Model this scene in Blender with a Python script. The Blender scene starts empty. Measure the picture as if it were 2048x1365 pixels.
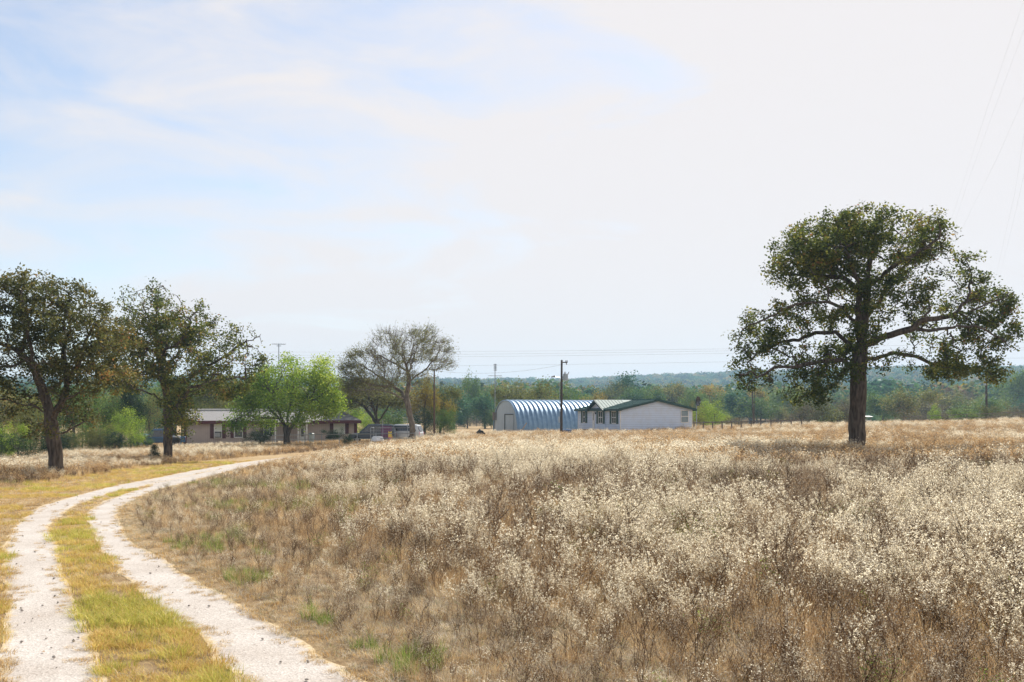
import bpy, math, random
import numpy as np
from mathutils import Vector, Matrix

# ------------------------------------------------------------------ camera, world, sun
S = bpy.context.scene
C = S.collection
F = 2000.0            # focal length in pixels of the 2048 px wide photograph
HY = 830.0            # eye level in the photograph
EYE = 1.8
cd = bpy.data.cameras.new("camera"); cam = bpy.data.objects.new("camera", cd); C.objects.link(cam)
cd.sensor_width = 36; cd.lens = 36*F/2048; cd.shift_y = (HY-682.5)/2048
cd.clip_start = 0.1; cd.clip_end = 20000
cam.location = (0, 0, EYE); cam.rotation_euler = (math.radians(90), 0, 0)
S.camera = cam
SUN_EL = math.radians(44); SUN_AZ = math.radians(24)      # to the right of the view direction (+Y)
sd = bpy.data.lights.new("sun", 'SUN'); sd.energy = 5.0; sd.angle = math.radians(0.6); sd.color = (1, .95, .87)
sun = bpy.data.objects.new("sun", sd); C.objects.link(sun)
sdir = Vector((math.sin(SUN_AZ)*math.cos(SUN_EL), math.cos(SUN_AZ)*math.cos(SUN_EL), math.sin(SUN_EL)))
sun.rotation_euler = sdir.to_track_quat('Z', 'Y').to_euler(); sun.location = (0, 0, 60)
S.view_settings.view_transform = 'Standard'; S.view_settings.look = 'None'
S.view_settings.exposure = 0.6; S.view_settings.gamma = 1
S.render.film_transparent = False
try:
    S.cycles.max_bounces = 6; S.cycles.transparent_max_bounces = 8; S.cycles.transmission_bounces = 4
    S.cycles.volume_bounces = 0; S.cycles.diffuse_bounces = 3
except Exception: pass

W = bpy.data.worlds.new("World"); S.world = W; W.use_nodes = True
nt = W.node_tree; N = nt.nodes; L = nt.links; N.clear()
def wn(t, **k):
    n = N.new(t)
    for a, v in k.items(): setattr(n, a, v)
    return n
out = wn('ShaderNodeOutputWorld'); bg = wn('ShaderNodeBackground'); L.new(bg.outputs[0], out.inputs[0])
sky = wn('ShaderNodeTexSky', sky_type='NISHITA', sun_disc=False, sun_elevation=SUN_EL, sun_rotation=SUN_AZ,
         altitude=100, air_density=1.0, dust_density=0.6, ozone_density=1.2)
tc = wn('ShaderNodeTexCoord'); sep = wn('ShaderNodeSeparateXYZ'); L.new(tc.outputs['Generated'], sep.inputs[0])
mp = wn('ShaderNodeMapping'); mp.inputs['Scale'].default_value = (1.9, 1.2, 6.0); mp.inputs['Rotation'].default_value = (0, .22, 0)
L.new(tc.outputs['Generated'], mp.inputs[0])
n1 = wn('ShaderNodeTexNoise'); n1.inputs['Scale'].default_value = 3.1; n1.inputs['Detail'].default_value = 8
n1.inputs['Roughness'].default_value = .56; n1.inputs['Distortion'].default_value = .5; L.new(mp.outputs[0], n1.inputs[0])
def wmath(op, a, b=None):
    n = wn('ShaderNodeMath', operation=op)
    for i, v in enumerate((a, b)):
        if v is None: continue
        if isinstance(v, (int, float)): n.inputs[i].default_value = v
        else: L.new(v, n.inputs[i])
    return n.outputs[0]
# thin cloud veil: thicker to the right of the view and near eye level, torn streaks at the upper left
veil = wmath('MULTIPLY', sep.outputs[0], 1.25)
veil = wmath('ADD', veil, .96)
d2 = wmath('SUBTRACT', n1.outputs[0], .5); d2 = wmath('MULTIPLY', d2, 1.9)
low = wmath('MULTIPLY', sep.outputs[2], -1.1); low = wmath('ADD', low, .30)
veil = wmath('ADD', veil, d2); veil = wmath('ADD', veil, low)
cl = wn('ShaderNodeClamp'); L.new(veil, cl.inputs[0]); cl.inputs[1].default_value = .26; cl.inputs[2].default_value = .97
mixc = wn('ShaderNodeMix', data_type='RGBA'); L.new(cl.outputs[0], mixc.inputs[0])
L.new(sky.outputs[0], mixc.inputs[6]); mixc.inputs[7].default_value = (6.0, 5.68, 5.62, 1)
L.new(mixc.outputs[2], bg.inputs[0]); bg.inputs[1].default_value = 0.1

# ------------------------------------------------------------------ terrain function
def sm(a, b, t):
    t = np.clip((np.asarray(t, float)-a)/(b-a), 0, 1); return t*t*(3-2*t)
def vnoise(x, y, s, seed=0):
    x = np.asarray(x, float)/s+seed*17.3; y = np.asarray(y, float)/s+seed*9.7
    xi = np.floor(x); yi = np.floor(y); fx = x-xi; fy = y-yi; fx = fx*fx*(3-2*fx); fy = fy*fy*(3-2*fy)
    def h(i, j):
        v = np.sin(i*127.1+j*311.7+seed*74.7)*43758.5453; return v-np.floor(v)
    return (h(xi, yi)*(1-fx)+h(xi+1, yi)*fx)*(1-fy)+(h(xi, yi+1)*(1-fx)+h(xi+1, yi+1)*fx)*fy
def fbm(x, y, s, seed=0):
    return (vnoise(x, y, s, seed)*.55+vnoise(x, y, s*.43, seed+1)*.3+vnoise(x, y, s*.19, seed+2)*.15)
def terr(x, y):
    x = np.asarray(x, float); y = np.asarray(y, float)
    r = sm(10, 95, y)
    tilt = np.clip(x, -60, 62)
    z = r*(-.62+.026*tilt)
    z = z-.35*sm(12, 36, y)*sm(-4, -16, x)*(1-sm(60, 95, y))
    k = sm(112, 165, y)
    z = z*(1-k)+k*(-1.25)
    ridge = 46*sm(430, 1750, y)+14*sm(330, 900, y)*sm(60, 420, x)
    z = z+ridge+sm(400, 900, y)*(fbm(x, y, 420, 5)-.5)*20
    z = z+.10*(vnoise(x, y, 14, 3)-.5)*sm(20, 50, y)
    return z
def tz(x, y): return float(terr(x, y))
def pxw(px, py, D):           # pixel + distance along +Y  -> world
    return Vector(((px-1024)/F*D, D, EYE-(py-HY)/F*D))
def gp(px, py):               # pixel -> point on the terrain
    kx = (px-1024)/F; kz = -(py-HY)/F; lo = 2.0
    D = lo
    while D < 130:
        if EYE+kz*D <= tz(kx*D, D): break
        D *= 1.01
    a, b = D/1.01, D
    for _ in range(25):
        m = (a+b)/2
        if EYE+kz*m <= tz(kx*m, m): b = m
        else: a = m
    return (kx*b, b)

# ------------------------------------------------------------------ helpers
def tag(o, label=None, cat=None, group=None, kind=None):
    if label: o['label'] = label
    if cat: o['category'] = cat
    if group: o['group'] = group
    if kind: o['kind'] = kind
    return o
def empty(name, loc, rz=0, parent=None):
    o = bpy.data.objects.new(name, None); C.objects.link(o); o.empty_display_size = .3
    o.location = loc; o.rotation_euler = (0, 0, rz)
    if parent: o.parent = parent
    return o
def thing(name, label, cat, loc, rz=0, group=None):
    return tag(empty(name, loc, rz), label, cat, group)
def link(name, me, parent=None, loc=(0, 0, 0), rot=(0, 0, 0)):
    o = bpy.data.objects.new(name, me); C.objects.link(o); o.location = loc; o.rotation_euler = rot
    if parent: o.parent = parent
    return o
def fastmesh(name, V, Q=None, T=None, mats=(), mi=None, tint=None, smooth=False, link_=False):
    me = bpy.data.meshes.new(name)
    V = np.asarray(V, np.float32).reshape(-1, 3)
    Q = np.zeros((0, 4), int) if Q is None else np.asarray(Q, int).reshape(-1, 4)
    T = np.zeros((0, 3), int) if T is None else np.asarray(T, int).reshape(-1, 3)
    me.vertices.add(len(V)); me.vertices.foreach_set('co', V.ravel())
    li = np.concatenate([Q.ravel(), T.ravel()]).astype(np.int32)
    st = np.concatenate([np.arange(len(Q))*4, len(Q)*4+np.arange(len(T))*3]).astype(np.int32)
    me.loops.add(len(li)); me.loops.foreach_set('vertex_index', li)
    me.polygons.add(len(st)); me.polygons.foreach_set('loop_start', st)
    if mi is not None: me.polygons.foreach_set('material_index', np.asarray(mi, np.int32))
    if smooth: me.polygons.foreach_set('use_smooth', np.ones(len(st), bool))
    me.update(calc_edges=True); me.validate()
    for m in mats: me.materials.append(m)
    if tint is not None:
        a = me.attributes.new('tint', 'FLOAT', 'POINT'); a.data.foreach_set('value', np.asarray(tint, np.float32))
    return me

class MB:
    def __init__(s): s.v = []; s.f = []
    def add(s, vs, fs):
        b = len(s.v); s.v += [tuple(p) for p in vs]; s.f += [tuple(b+i for i in f) for f in fs]; return s
    def box(s, x0, x1, y0, y1, z0, z1):
        return s.add([(x0,y0,z0),(x1,y0,z0),(x1,y1,z0),(x0,y1,z0),(x0,y0,z1),(x1,y0,z1),(x1,y1,z1),(x0,y1,z1)],
                     [(0,3,2,1),(4,5,6,7),(0,1,5,4),(1,2,6,5),(2,3,7,6),(3,0,4,7)])
    def slab(s, pts, t):       # a polygon thickened by the vector t
        n = len(pts); P = [Vector(p) for p in pts]; Q = [p+Vector(t) for p in P]
        return s.add(P+Q, [tuple(range(n))[::-1], tuple(range(n, 2*n))]+[(i, (i+1) % n, n+(i+1) % n, n+i) for i in range(n)])
    def tube(s, pts, r, k=6, cap=True):
        P = [Vector(p) for p in pts]; R = r if isinstance(r, (list, tuple)) else [r]*len(P)
        ref = None; rings = []
        for i, p in enumerate(P):
            d = (P[min(i+1, len(P)-1)]-P[max(i-1, 0)]).normalized()
            if ref is None:
                ref = d.orthogonal().normalized()
            ref = (ref-d*ref.dot(d)).normalized(); b = d.cross(ref)
            rings.append([p+(ref*math.cos(a)+b*math.sin(a))*R[i] for a in [2*math.pi*j/k for j in range(k)]])
        vs = [q for g in rings for q in g]
        fs = [(i*k+j, i*k+(j+1) % k, (i+1)*k+(j+1) % k, (i+1)*k+j) for i in range(len(P)-1) for j in range(k)]
        if cap: fs += [tuple(range(k))[::-1], tuple(range((len(P)-1)*k, len(P)*k))]
        return s.add(vs, fs)
    def build(s, name, mat, parent=None, loc=(0,0,0), rot=(0,0,0), smooth=False, bevel=0):
        me = bpy.data.meshes.new(name); me.from_pydata(s.v, [], s.f); me.materials.append(mat); me.update()
        if smooth: me.polygons.foreach_set('use_smooth', [True]*len(me.polygons))
        o = link(name, me, parent, loc, rot)
        if bevel:
            m = o.modifiers.new('bevel', 'BEVEL'); m.width = bevel; m.segments = 2
        return o

# ------------------------------------------------------------------ materials
def mat_new(name):
    m = bpy.data.materials.new(name); m.use_nodes = True; t = m.node_tree; t.nodes.clear()
    o = t.nodes.new('ShaderNodeOutputMaterial'); return m, t, o
def nd(t, typ, **k):
    n = t.nodes.new(typ)
    for a, v in k.items(): setattr(n, a, v)
    return n
def ramp(t, stops, fac=None, interp='LINEAR'):
    r = nd(t, 'ShaderNodeValToRGB'); e = r.color_ramp.elements; r.color_ramp.interpolation = interp
    while len(e) > 1: e.remove(e[0])
    e[0].position = stops[0][0]; e[0].color = (*stops[0][1], 1)
    for p, c in stops[1:]:
        q = e.new(p); q.color = (*c, 1)
    if fac is not None: t.links.new(fac, r.inputs[0])
    return r
def leafmat(name, stops, trans=.4, hvar=.25, gloss=.04):
    m, t, o = mat_new(name)
    at = nd(t, 'ShaderNodeAttribute', attribute_name='tint')
    oi = nd(t, 'ShaderNodeObjectInfo')
    ad = nd(t, 'ShaderNodeMath', operation='MULTIPLY_ADD'); t.links.new(oi.outputs['Random'], ad.inputs[0])
    ad.inputs[1].default_value = hvar; t.links.new(at.outputs['Fac'], ad.inputs[2])
    sb = nd(t, 'ShaderNodeMath', operation='SUBTRACT'); t.links.new(ad.outputs[0], sb.inputs[0]); sb.inputs[1].default_value = hvar*.5
    r = ramp(t, stops, sb.outputs[0])
    df = nd(t, 'ShaderNodeBsdfDiffuse'); tr = nd(t, 'ShaderNodeBsdfTranslucent'); gl = nd(t, 'ShaderNodeBsdfGlossy')
    gl.inputs['Roughness'].default_value = .45; gl.inputs['Color'].default_value = (.9, .9, .9, 1)
    t.links.new(r.outputs[0], df.inputs[0]); t.links.new(r.outputs[0], tr.inputs[0])
    gloss *= .35; a = nd(t, 'ShaderNodeMixShader'); a.inputs[0].default_value = trans; t.links.new(df.outputs[0], a.inputs[1]); t.links.new(tr.outputs[0], a.inputs[2])
    b = nd(t, 'ShaderNodeMixShader'); b.inputs[0].default_value = gloss; t.links.new(a.outputs[0], b.inputs[1]); t.links.new(gl.outputs[0], b.inputs[2])
    t.links.new(b.outputs[0], o.inputs[0]); return m
def noisemat(name, c1, c2, scale=6, rough=.85, bump=0, metal=0, stretch=(1, 1, 1), detail=5, spec=.3, mid=.5, wid=.2):
    m, t, o = mat_new(name); p = nd(t, 'ShaderNodeBsdfPrincipled'); t.links.new(p.outputs[0], o.inputs[0])
    tc = nd(t, 'ShaderNodeTexCoord'); mp = nd(t, 'ShaderNodeMapping'); mp.inputs['Scale'].default_value = stretch
    t.links.new(tc.outputs['Object'], mp.inputs[0])
    n = nd(t, 'ShaderNodeTexNoise'); n.inputs['Scale'].default_value = scale; n.inputs['Detail'].default_value = detail
    t.links.new(mp.outputs[0], n.inputs[0])
    r = ramp(t, [(mid-wid, c1), (mid+wid, c2)], n.outputs[0]); t.links.new(r.outputs[0], p.inputs['Base Color'])
    p.inputs['Roughness'].default_value = rough; p.inputs['Metallic'].default_value = metal
    p.inputs['Specular IOR Level'].default_value = spec
    if bump:
        b = nd(t, 'ShaderNodeBump'); b.inputs['Strength'].default_value = bump; b.inputs['Distance'].default_value = .03
        t.links.new(n.outputs[0], b.inputs['Height']); t.links.new(b.outputs[0], p.inputs['Normal'])
    return m
def linemat(name, c1, c2, axis, period, rough=.6, bump=.6, dirt=(.3, .27, .22)):      # siding / grooved boards
    m, t, o = mat_new(name); p = nd(t, 'ShaderNodeBsdfPrincipled'); t.links.new(p.outputs[0], o.inputs[0])
    tc = nd(t, 'ShaderNodeTexCoord'); sp = nd(t, 'ShaderNodeSeparateXYZ'); t.links.new(tc.outputs['Object'], sp.inputs[0])
    if axis == 'XY':
        ad = nd(t, 'ShaderNodeMath', operation='ADD'); t.links.new(sp.outputs[0], ad.inputs[0]); t.links.new(sp.outputs[1], ad.inputs[1]); src = ad.outputs[0]
    else: src = sp.outputs['XYZ'.index(axis)]
    dv = nd(t, 'ShaderNodeMath', operation='DIVIDE'); t.links.new(src, dv.inputs[0]); dv.inputs[1].default_value = period
    fr = nd(t, 'ShaderNodeMath', operation='FRACT'); t.links.new(dv.outputs[0], fr.inputs[0])
    r = ramp(t, [(0, c2), (.1, c2), (.16, c1), (1, c1)], fr.outputs[0])
    n = nd(t, 'ShaderNodeTexNoise'); n.inputs['Scale'].default_value = 1.3; n.inputs['Detail'].default_value = 6
    t.links.new(tc.outputs['Object'], n.inputs[0])
    mx = nd(t, 'ShaderNodeMix', data_type='RGBA'); rr = ramp(t, [(.45, (0, 0, 0)), (.8, (.4, .4, .4))], n.outputs[0])
    t.links.new(rr.outputs[0], mx.inputs[0]); t.links.new(r.outputs[0], mx.inputs[6]); mx.inputs[7].default_value = (*dirt, 1)
    t.links.new(mx.outputs[2], p.inputs['Base Color']); p.inputs['Roughness'].default_value = rough
    b = nd(t, 'ShaderNodeBump'); b.inputs['Strength'].default_value = bump; b.inputs['Distance'].default_value = .02
    t.links.new(fr.outputs[0], b.inputs['Height']); t.links.new(b.outputs[0], p.inputs['Normal'])
    return m
def flat(name, c, rough=.6, metal=0, spec=.4):
    d = tuple(x*.8 for x in c); return noisemat(name, d, c, 5, rough, 0, metal, spec=spec)

M = {}
M['bark'] = noisemat('oak_bark', (.035, .029, .025), (.15, .125, .105), 9, .95, 1.0, stretch=(1, 1, .25), spec=.1)
M['bark_pale'] = noisemat('grey_bark', (.08, .065, .055), (.24, .21, .17), 9, .95, .6, stretch=(1, 1, .3), spec=.1)
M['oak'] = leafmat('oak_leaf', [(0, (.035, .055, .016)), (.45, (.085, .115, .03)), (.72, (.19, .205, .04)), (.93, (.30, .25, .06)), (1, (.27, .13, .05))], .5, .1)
M['oak_brown'] = leafmat('turning_oak_leaf', [(0, (.045, .058, .022)), (.4, (.10, .11, .036)), (.7, (.19, .17, .05)), (.9, (.28, .18, .055)), (1, (.32, .13, .05))], .5, .1)
M['lime'] = leafmat('lime_leaf', [(0, (.09, .17, .022)), (.5, (.24, .36, .04)), (1, (.48, .54, .08))], .5, .15)
M['green'] = leafmat('green_leaf', [(0, (.05, .105, .025)), (.5, (.12, .20, .045)), (1, (.25, .31, .065))], .4, .4)
M['olive'] = leafmat('olive_leaf', [(0, (.07, .09, .025)), (.5, (.17, .185, .045)), (.8, (.28, .25, .07)), (1, (.33, .20, .07))], .4, .4)
M['gold'] = leafmat('golden_leaf', [(0, (.11, .10, .02)), (.5, (.26, .21, .035)), (1, (.42, .28, .05))], .45, .3)
M['dark'] = leafmat('dark_leaf', [(0, (.012, .03, .014)), (.5, (.028, .058, .024)), (1, (.06, .09, .03))], .25, .3)
M['teal'] = leafmat('deep_green_leaf', [(0, (.025, .085, .045)), (.5, (.055, .15, .07)), (1, (.14, .25, .08))], .3, .4)
M['brushy'] = leafmat('brown_twig_leaf', [(0, (.08, .075, .045)), (.5, (.15, .13, .075)), (1, (.22, .20, .09))], .3, .4)
M['mixed'] = leafmat('mixed_leaf', [(0, (.035, .10, .045)), (.3, (.07, .155, .055)), (.55, (.13, .19, .055)), (.75, (.23, .22, .07)), (.9, (.31, .23, .08)), (1, (.28, .15, .08))], .35, .75)
M['sage'] = leafmat('sage_leaf', [(0, (.09, .10, .035)), (.5, (.20, .21, .07)), (1, (.36, .34, .12))], .45, .2)
M['straw'] = leafmat('straw', [(0, (.24, .155, .075)), (.5, (.60, .45, .24)), (1, (.92, .80, .54))], .35, .5, .03)
M['rust'] = leafmat('rusty_grass', [(0, (.24, .135, .06)), (.5, (.58, .38, .18)), (1, (.88, .68, .40))], .35, .5, .03)
M['fluff'] = leafmat('pale_seed_heads', [(0, (.60, .51, .35)), (.5, (.82, .75, .57)), (1, (.95, .91, .77))], .58, .25, .02)
M['greyleaf'] = leafmat('grey_dead_leaf', [(0, (.22, .17, .12)), (.5, (.42, .35, .25)), (1, (.62, .55, .43))], .3, .4, .03)
M['stem'] = leafmat('dry_stem', [(0, (.07, .042, .028)), (.5, (.28, .18, .105)), (1, (.55, .41, .25))], .1, .4, .02)
M['goldgrass'] = leafmat('yellow_grass', [(0, (.38, .26, .07)), (.5, (.66, .49, .14)), (1, (.84, .69, .30))], .4, .4, .03)
M['orangegrass'] = leafmat('orange_grass', [(0, (.36, .20, .07)), (.5, (.64, .41, .14)), (1, (.78, .58, .27))], .4, .4, .03)
M['greengrass'] = leafmat('fresh_grass', [(0, (.22, .24, .05)), (.5, (.48, .47, .09)), (1, (.72, .66, .17))], .45, .4, .03)
M['thatch'] = leafmat('grey_thatch', [(0, (.15, .12, .09)), (.5, (.46, .39, .29)), (1, (.86, .80, .66))], .25, .4, .03)
M['weedgreen'] = leafmat('green_blade', [(0, (.09, .15, .025)), (.5, (.19, .28, .05)), (1, (.36, .42, .11))], .45, .3, .03)

# ------------------------------------------------------------------ driveway outline (edges read off the photograph, laid on the terrain)
LL = [(-60,1900),(-25,1600),(-2,1400),(10,1276),(14,1210),(17,1156),(17,1110),(22,1078),(34,1055),(51,1037),(85,1013),(154,992),(239,970),(308,957.5)]
LR = [(420,1900),(290,1600),(215,1400),(168,1276),(150,1225),(124,1156),(108,1110),(98,1070),(97,1055),(113,1037),(140,1018),(176,1002),(239,983),(300,972)]
RL = [(1060,1900),(740,1600),(522,1400),(404,1276),(330,1222),(255,1156),(214,1110),(192,1072),(184,1050),(181,1030),(190,1015),(215,1002),(255,987),(301,974)]
RR = [(1500,1900),(1060,1600),(765,1400),(575,1276),(500,1228),(375,1156),(300,1110),(253,1078),(238,1050),(232,1026),(243,1012),(266,1000),(300,984),(330,977)]
BL = [(285,961.5),(308,957.5),(376,943.5),(430,934),(479,926),(530,919.5),(581,913.5),(625,909),(680,905)]
BR = [(308,982.5),(330,977),(385,964),(440,949),(490,936.5),(535,927.5),(575,919.5),(615,914),(668,910)]
def wl(pl): return [gp(*p) for p in pl]
wLL, wLR, wRL, wRR, wBL, wBR = map(wl, (LL, LR, RL, RR, BL, BR))
def resample(p, n):
    p = np.array(p); d = np.concatenate([[0], np.cumsum(np.hypot(*np.diff(p, axis=0).T))]); 
    # smooth spline-like through Catmull-Rom
    t = np.linspace(0, len(p)-1, n); i = np.clip(t.astype(int), 0, len(p)-2); f = (t-i)[:, None]
    P = lambda k: p[np.clip(k, 0, len(p)-1)]
    a, b, c, e = P(i-1), P(i), P(i+1), P(i+2)
    return .5*((2*b)+(-a+c)*f+(2*a-5*b+4*c-e)*f**2+(-a+3*b-3*c+e)*f**3)
def inpoly(x, y, poly):
    c = np.zeros(len(x), bool); n = len(poly)
    for i in range(n):
        x0, y0 = poly[i]; x1, y1 = poly[(i+1) % n]
        if y0 == y1: continue
        k = ((y0 > y) != (y1 > y)) & (x < (x1-x0)*(y-y0)/(y1-y0)+x0); c ^= k
    return c
def pdist(x, y, pl):
    d = np.full(len(x), 1e9)
    for i in range(len(pl)-1):
        ax, ay = pl[i]; bx, by = pl[i+1]; vx, vy = bx-ax, by-ay; q = vx*vx+vy*vy+1e-9
        t = np.clip(((x-ax)*vx+(y-ay)*vy)/q, 0, 1)
        d = np.minimum(d, np.hypot(x-ax-t*vx, y-ay-t*vy))
    return d
sLL, sLR, sRL, sRR = [resample(p, 90) for p in (wLL, wLR, wRL, wRR)]
sBL, sBR = resample(wBL, 50), resample(wBR, 50)
polyL = np.vstack([sLL, sLR[::-1]]); polyR = np.vstack([sRL, sRR[::-1]]); polyB = np.vstack([sBL, sBR[::-1]])
polyM = np.vstack([sLR, sRL[::-1]])
edge_left = np.vstack([sLL, sBL]); edge_right = np.vstack([sRR, sBR])

# gravel
def gravel_mat():
    m, t, o = mat_new('pale_gravel'); p = nd(t, 'ShaderNodeBsdfPrincipled'); t.links.new(p.outputs[0], o.inputs[0])
    tc = nd(t, 'ShaderNodeTexCoord')
    def noi(s, d=4):
        n = nd(t, 'ShaderNodeTexNoise'); n.inputs['Scale'].default_value = s; n.inputs['Detail'].default_value = d; t.links.new(tc.outputs['Object'], n.inputs[0]); return n.outputs[0]
    vo = nd(t, 'ShaderNodeTexVoronoi'); vo.inputs['Scale'].default_value = 64; t.links.new(tc.outputs['Object'], vo.inputs[0])
    vr = nd(t, 'ShaderNodeSeparateColor'); t.links.new(vo.outputs['Color'], vr.inputs[0])
    r1 = ramp(t, [(0, (.30, .27, .24)), (.07, (.43, .40, .37)), (.5, (.48, .45, .42)), (.9, (.52, .49, .46)), (1, (.62, .59, .56))], vr.outputs[0])
    r2 = ramp(t, [(.3, (.80, .75, .70)), (.7, (1, .985, .96))], noi(1.1, 6))
    mu = nd(t, 'ShaderNodeMix', data_type='RGBA', blend_type='MULTIPLY'); mu.inputs[0].default_value = 1
    t.links.new(r1.outputs[0], mu.inputs[6]); t.links.new(r2.outputs[0], mu.inputs[7])
    at = nd(t, 'ShaderNodeAttribute', attribute_name='tint')          # 1 at the middle of the rut, 0 at its edge
    ad = nd(t, 'ShaderNodeMath', operation='MULTIPLY_ADD'); t.links.new(noi(9, 5), ad.inputs[0]); ad.inputs[1].default_value = 1.1; t.links.new(at.outputs['Fac'], ad.inputs[2])
    r3 = ramp(t, [(.62, (0, 0, 0)), (.95, (1, 1, 1))], ad.outputs[0])
    r4 = ramp(t, [(.3, (.36, .26, .145)), (.7, (.60, .49, .31))], noi(30, 4))
    mx = nd(t, 'ShaderNodeMix', data_type='RGBA'); t.links.new(r3.outputs[0], mx.inputs[0]); t.links.new(r4.outputs[0], mx.inputs[6]); t.links.new(mu.outputs[2], mx.inputs[7])
    t.links.new(mx.outputs[2], p.inputs['Base Color']); p.inputs['Roughness'].default_value = .95; p.inputs['Specular IOR Level'].default_value = .15
    b = nd(t, 'ShaderNodeBump'); b.inputs['Strength'].default_value = .4; b.inputs['Distance'].default_value = .008
    t.links.new(vo.outputs['Distance'], b.inputs['Height']); t.links.new(b.outputs[0], p.inputs['Normal'])
    return m
M['gravel'] = gravel_mat()
def strip(name, A, B, nc=13, lift=.004, spread=.0, centre=False):
    A = np.asarray(A); B = np.asarray(B); n = len(A)
    k = 8; t = np.linspace(0, n-1, (n-1)*k+1); i = np.clip(t.astype(int), 0, n-2); f = (t-i)[:, None]
    A = A[i]*(1-f)+A[i+1]*f; B = B[i]*(1-f)+B[i+1]*f; n = len(A)
    d = B-A; ln = np.hypot(d[:, 0], d[:, 1])[:, None]+1e-6; u = d/ln
    e0 = (fbm(A[:, 0], A[:, 1], .45, 11)-.5)[:, None]*.17; e1 = (fbm(B[:, 0], B[:, 1], .45, 12)-.5)[:, None]*.17
    A = A+u*(e0-.05-spread); B = B+u*(e1+.05+spread)
    s = np.linspace(0, 1, nc); P = A[:, None, :]*(1-s)[None, :, None]+B[:, None, :]*s[None, :, None]
    x = P[..., 0]; y = P[..., 1]; z = terr(x, y)+lift
    V = np.stack([x, y, z], -1).reshape(-1, 3)
    idx = np.arange(n*nc).reshape(n, nc); Q = np.stack([idx[:-1, :-1], idx[:-1, 1:], idx[1:, 1:], idx[1:, :-1]], -1).reshape(-1, 4)
    w = np.minimum(s, 1-s)*2
    if centre: w = np.minimum(w*2.5, np.abs(s-.47)*9+.05)
    else: w = np.minimum(w*1.75, 1)
    ti = np.broadcast_to(np.clip(w, 0, 1), (n, nc)).ravel()
    me = fastmesh(name, V, Q, mats=[M['gravel']], tint=ti, smooth=True)
    return tag(link(name, me), kind='structure')
strip('track', sLL, sLR); strip('track', sRL, sRR); strip('track', sBL, sBR, 21, .007, 0, True)

# ------------------------------------------------------------------ ground sheet
def ground_mat():
    m, t, o = mat_new('dry_pasture'); p = nd(t, 'ShaderNodeBsdfPrincipled'); t.links.new(p.outputs[0], o.inputs[0])
    tc = nd(t, 'ShaderNodeTexCoord')
    def noi(s, d=6, r=.6):
        n = nd(t, 'ShaderNodeTexNoise'); n.inputs['Scale'].default_value = s; n.inputs['Detail'].default_value = d; n.inputs['Roughness'].default_value = r
        t.links.new(tc.outputs['Object'], n.inputs[0]); return n.outputs[0]
    a = ramp(t, [(.3, (.20, .135, .075)), (.5, (.40, .28, .15)), (.62, (.52, .39, .22)), (.75, (.62, .51, .33))], noi(7, 8, .75))
    b = ramp(t, [(.35, (.20, .115, .06)), (.6, (.42, .33, .20))], noi(.16))
    mx = nd(t, 'ShaderNodeMix', data_type='RGBA'); mx.inputs[0].default_value = .45
    t.links.new(a.outputs[0], mx.inputs[6]); t.links.new(b.outputs[0], mx.inputs[7])
    t.links.new(mx.outputs[2], p.inputs['Base Color']); p.inputs['Roughness'].default_value = 1; p.inputs['Specular IOR Level'].default_value = .05
    bp = nd(t, 'ShaderNodeBump'); bp.inputs['Strength'].default_value = .8; bp.inputs['Distance'].default_value = .06
    t.links.new(noi(14, 8, .8), bp.inputs['Height']); t.links.new(bp.outputs[0], p.inputs['Normal'])
    return m
M['ground'] = ground_mat()
u = np.linspace(-1, 1, 361); gx = np.sign(u)*(70*np.abs(u)+1900*np.abs(u)**5)
v = np.linspace(0, 1, 420); gy = -25+175*v+2700*v**5
X, Y = np.meshgrid(gx, gy); Z = terr(X, Y)
idx = np.arange(X.size).reshape(X.shape); Q = np.stack([idx[:-1, :-1], idx[:-1, 1:], idx[1:, 1:], idx[1:, :-1]], -1).reshape(-1, 4)
g = link('ground', fastmesh('ground', np.stack([X, Y, Z], -1), Q, mats=[M['ground']], smooth=True)); tag(g, kind='structure')

# ------------------------------------------------------------------ tree grower
def tube_chains(pos, par, rad, kfun, rng):
    n = len(pos); best = np.full(n, -1); children = [[] for _ in range(n)]
    for i in range(1, n): children[par[i]].append(i)
    V = []; Q = []; base = 0; starts = [(0, None)]
    st = [(0, -1)]
    while st:
        s, pr = st.pop(); chain = ([pr] if pr >= 0 else [])+[s]; cur = s
        while children[cur]:
            ch = sorted(children[cur], key=lambda c: -rad[c]); nxt = ch[0]
            for c in ch[1:]: st.append((c, cur))
            chain.append(nxt); cur = nxt
        P = pos[chain]; R = rad[chain].copy()
        if pr >= 0: R[0] = R[1]
        if len(P) < 2: continue
        k = kfun(R.max()); T = np.gradient(P, axis=0); T /= np.linalg.norm(T, axis=1)[:, None]+1e-9
        ref = np.cross(T[0], [0.3, .2, .9]);  ref /= np.linalg.norm(ref)+1e-9
        a = np.arange(k)*2*math.pi/k; ca, sa = np.cos(a)[:, None], np.sin(a)[:, None]
        big = R.max() > .12
        for i in range(len(P)):
            ref = ref-T[i]*ref.dot(T[i]); ref /= np.linalg.norm(ref)+1e-9; b = np.cross(T[i], ref)
            rr = R[i]
            if big: rr = R[i]*(1+.05*np.sin(a*3+P[i, 2]*.5)[:, None]+.05*np.sin(a*5-P[i, 2]*.4)[:, None]+.03*np.sin(a*9+P[i, 2]*3)[:, None])
            V.append(P[i]+(ca*ref+sa*b)*rr)
        m = len(P); id0 = base+np.arange(m*k).reshape(m, k)
        Q.append(np.stack([id0[:-1], np.roll(id0[:-1], -1, 1), np.roll(id0[1:], -1, 1), id0[1:]], -1).reshape(-1, 4)); base += m*k
    return np.concatenate(V), np.concatenate(Q)
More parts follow.
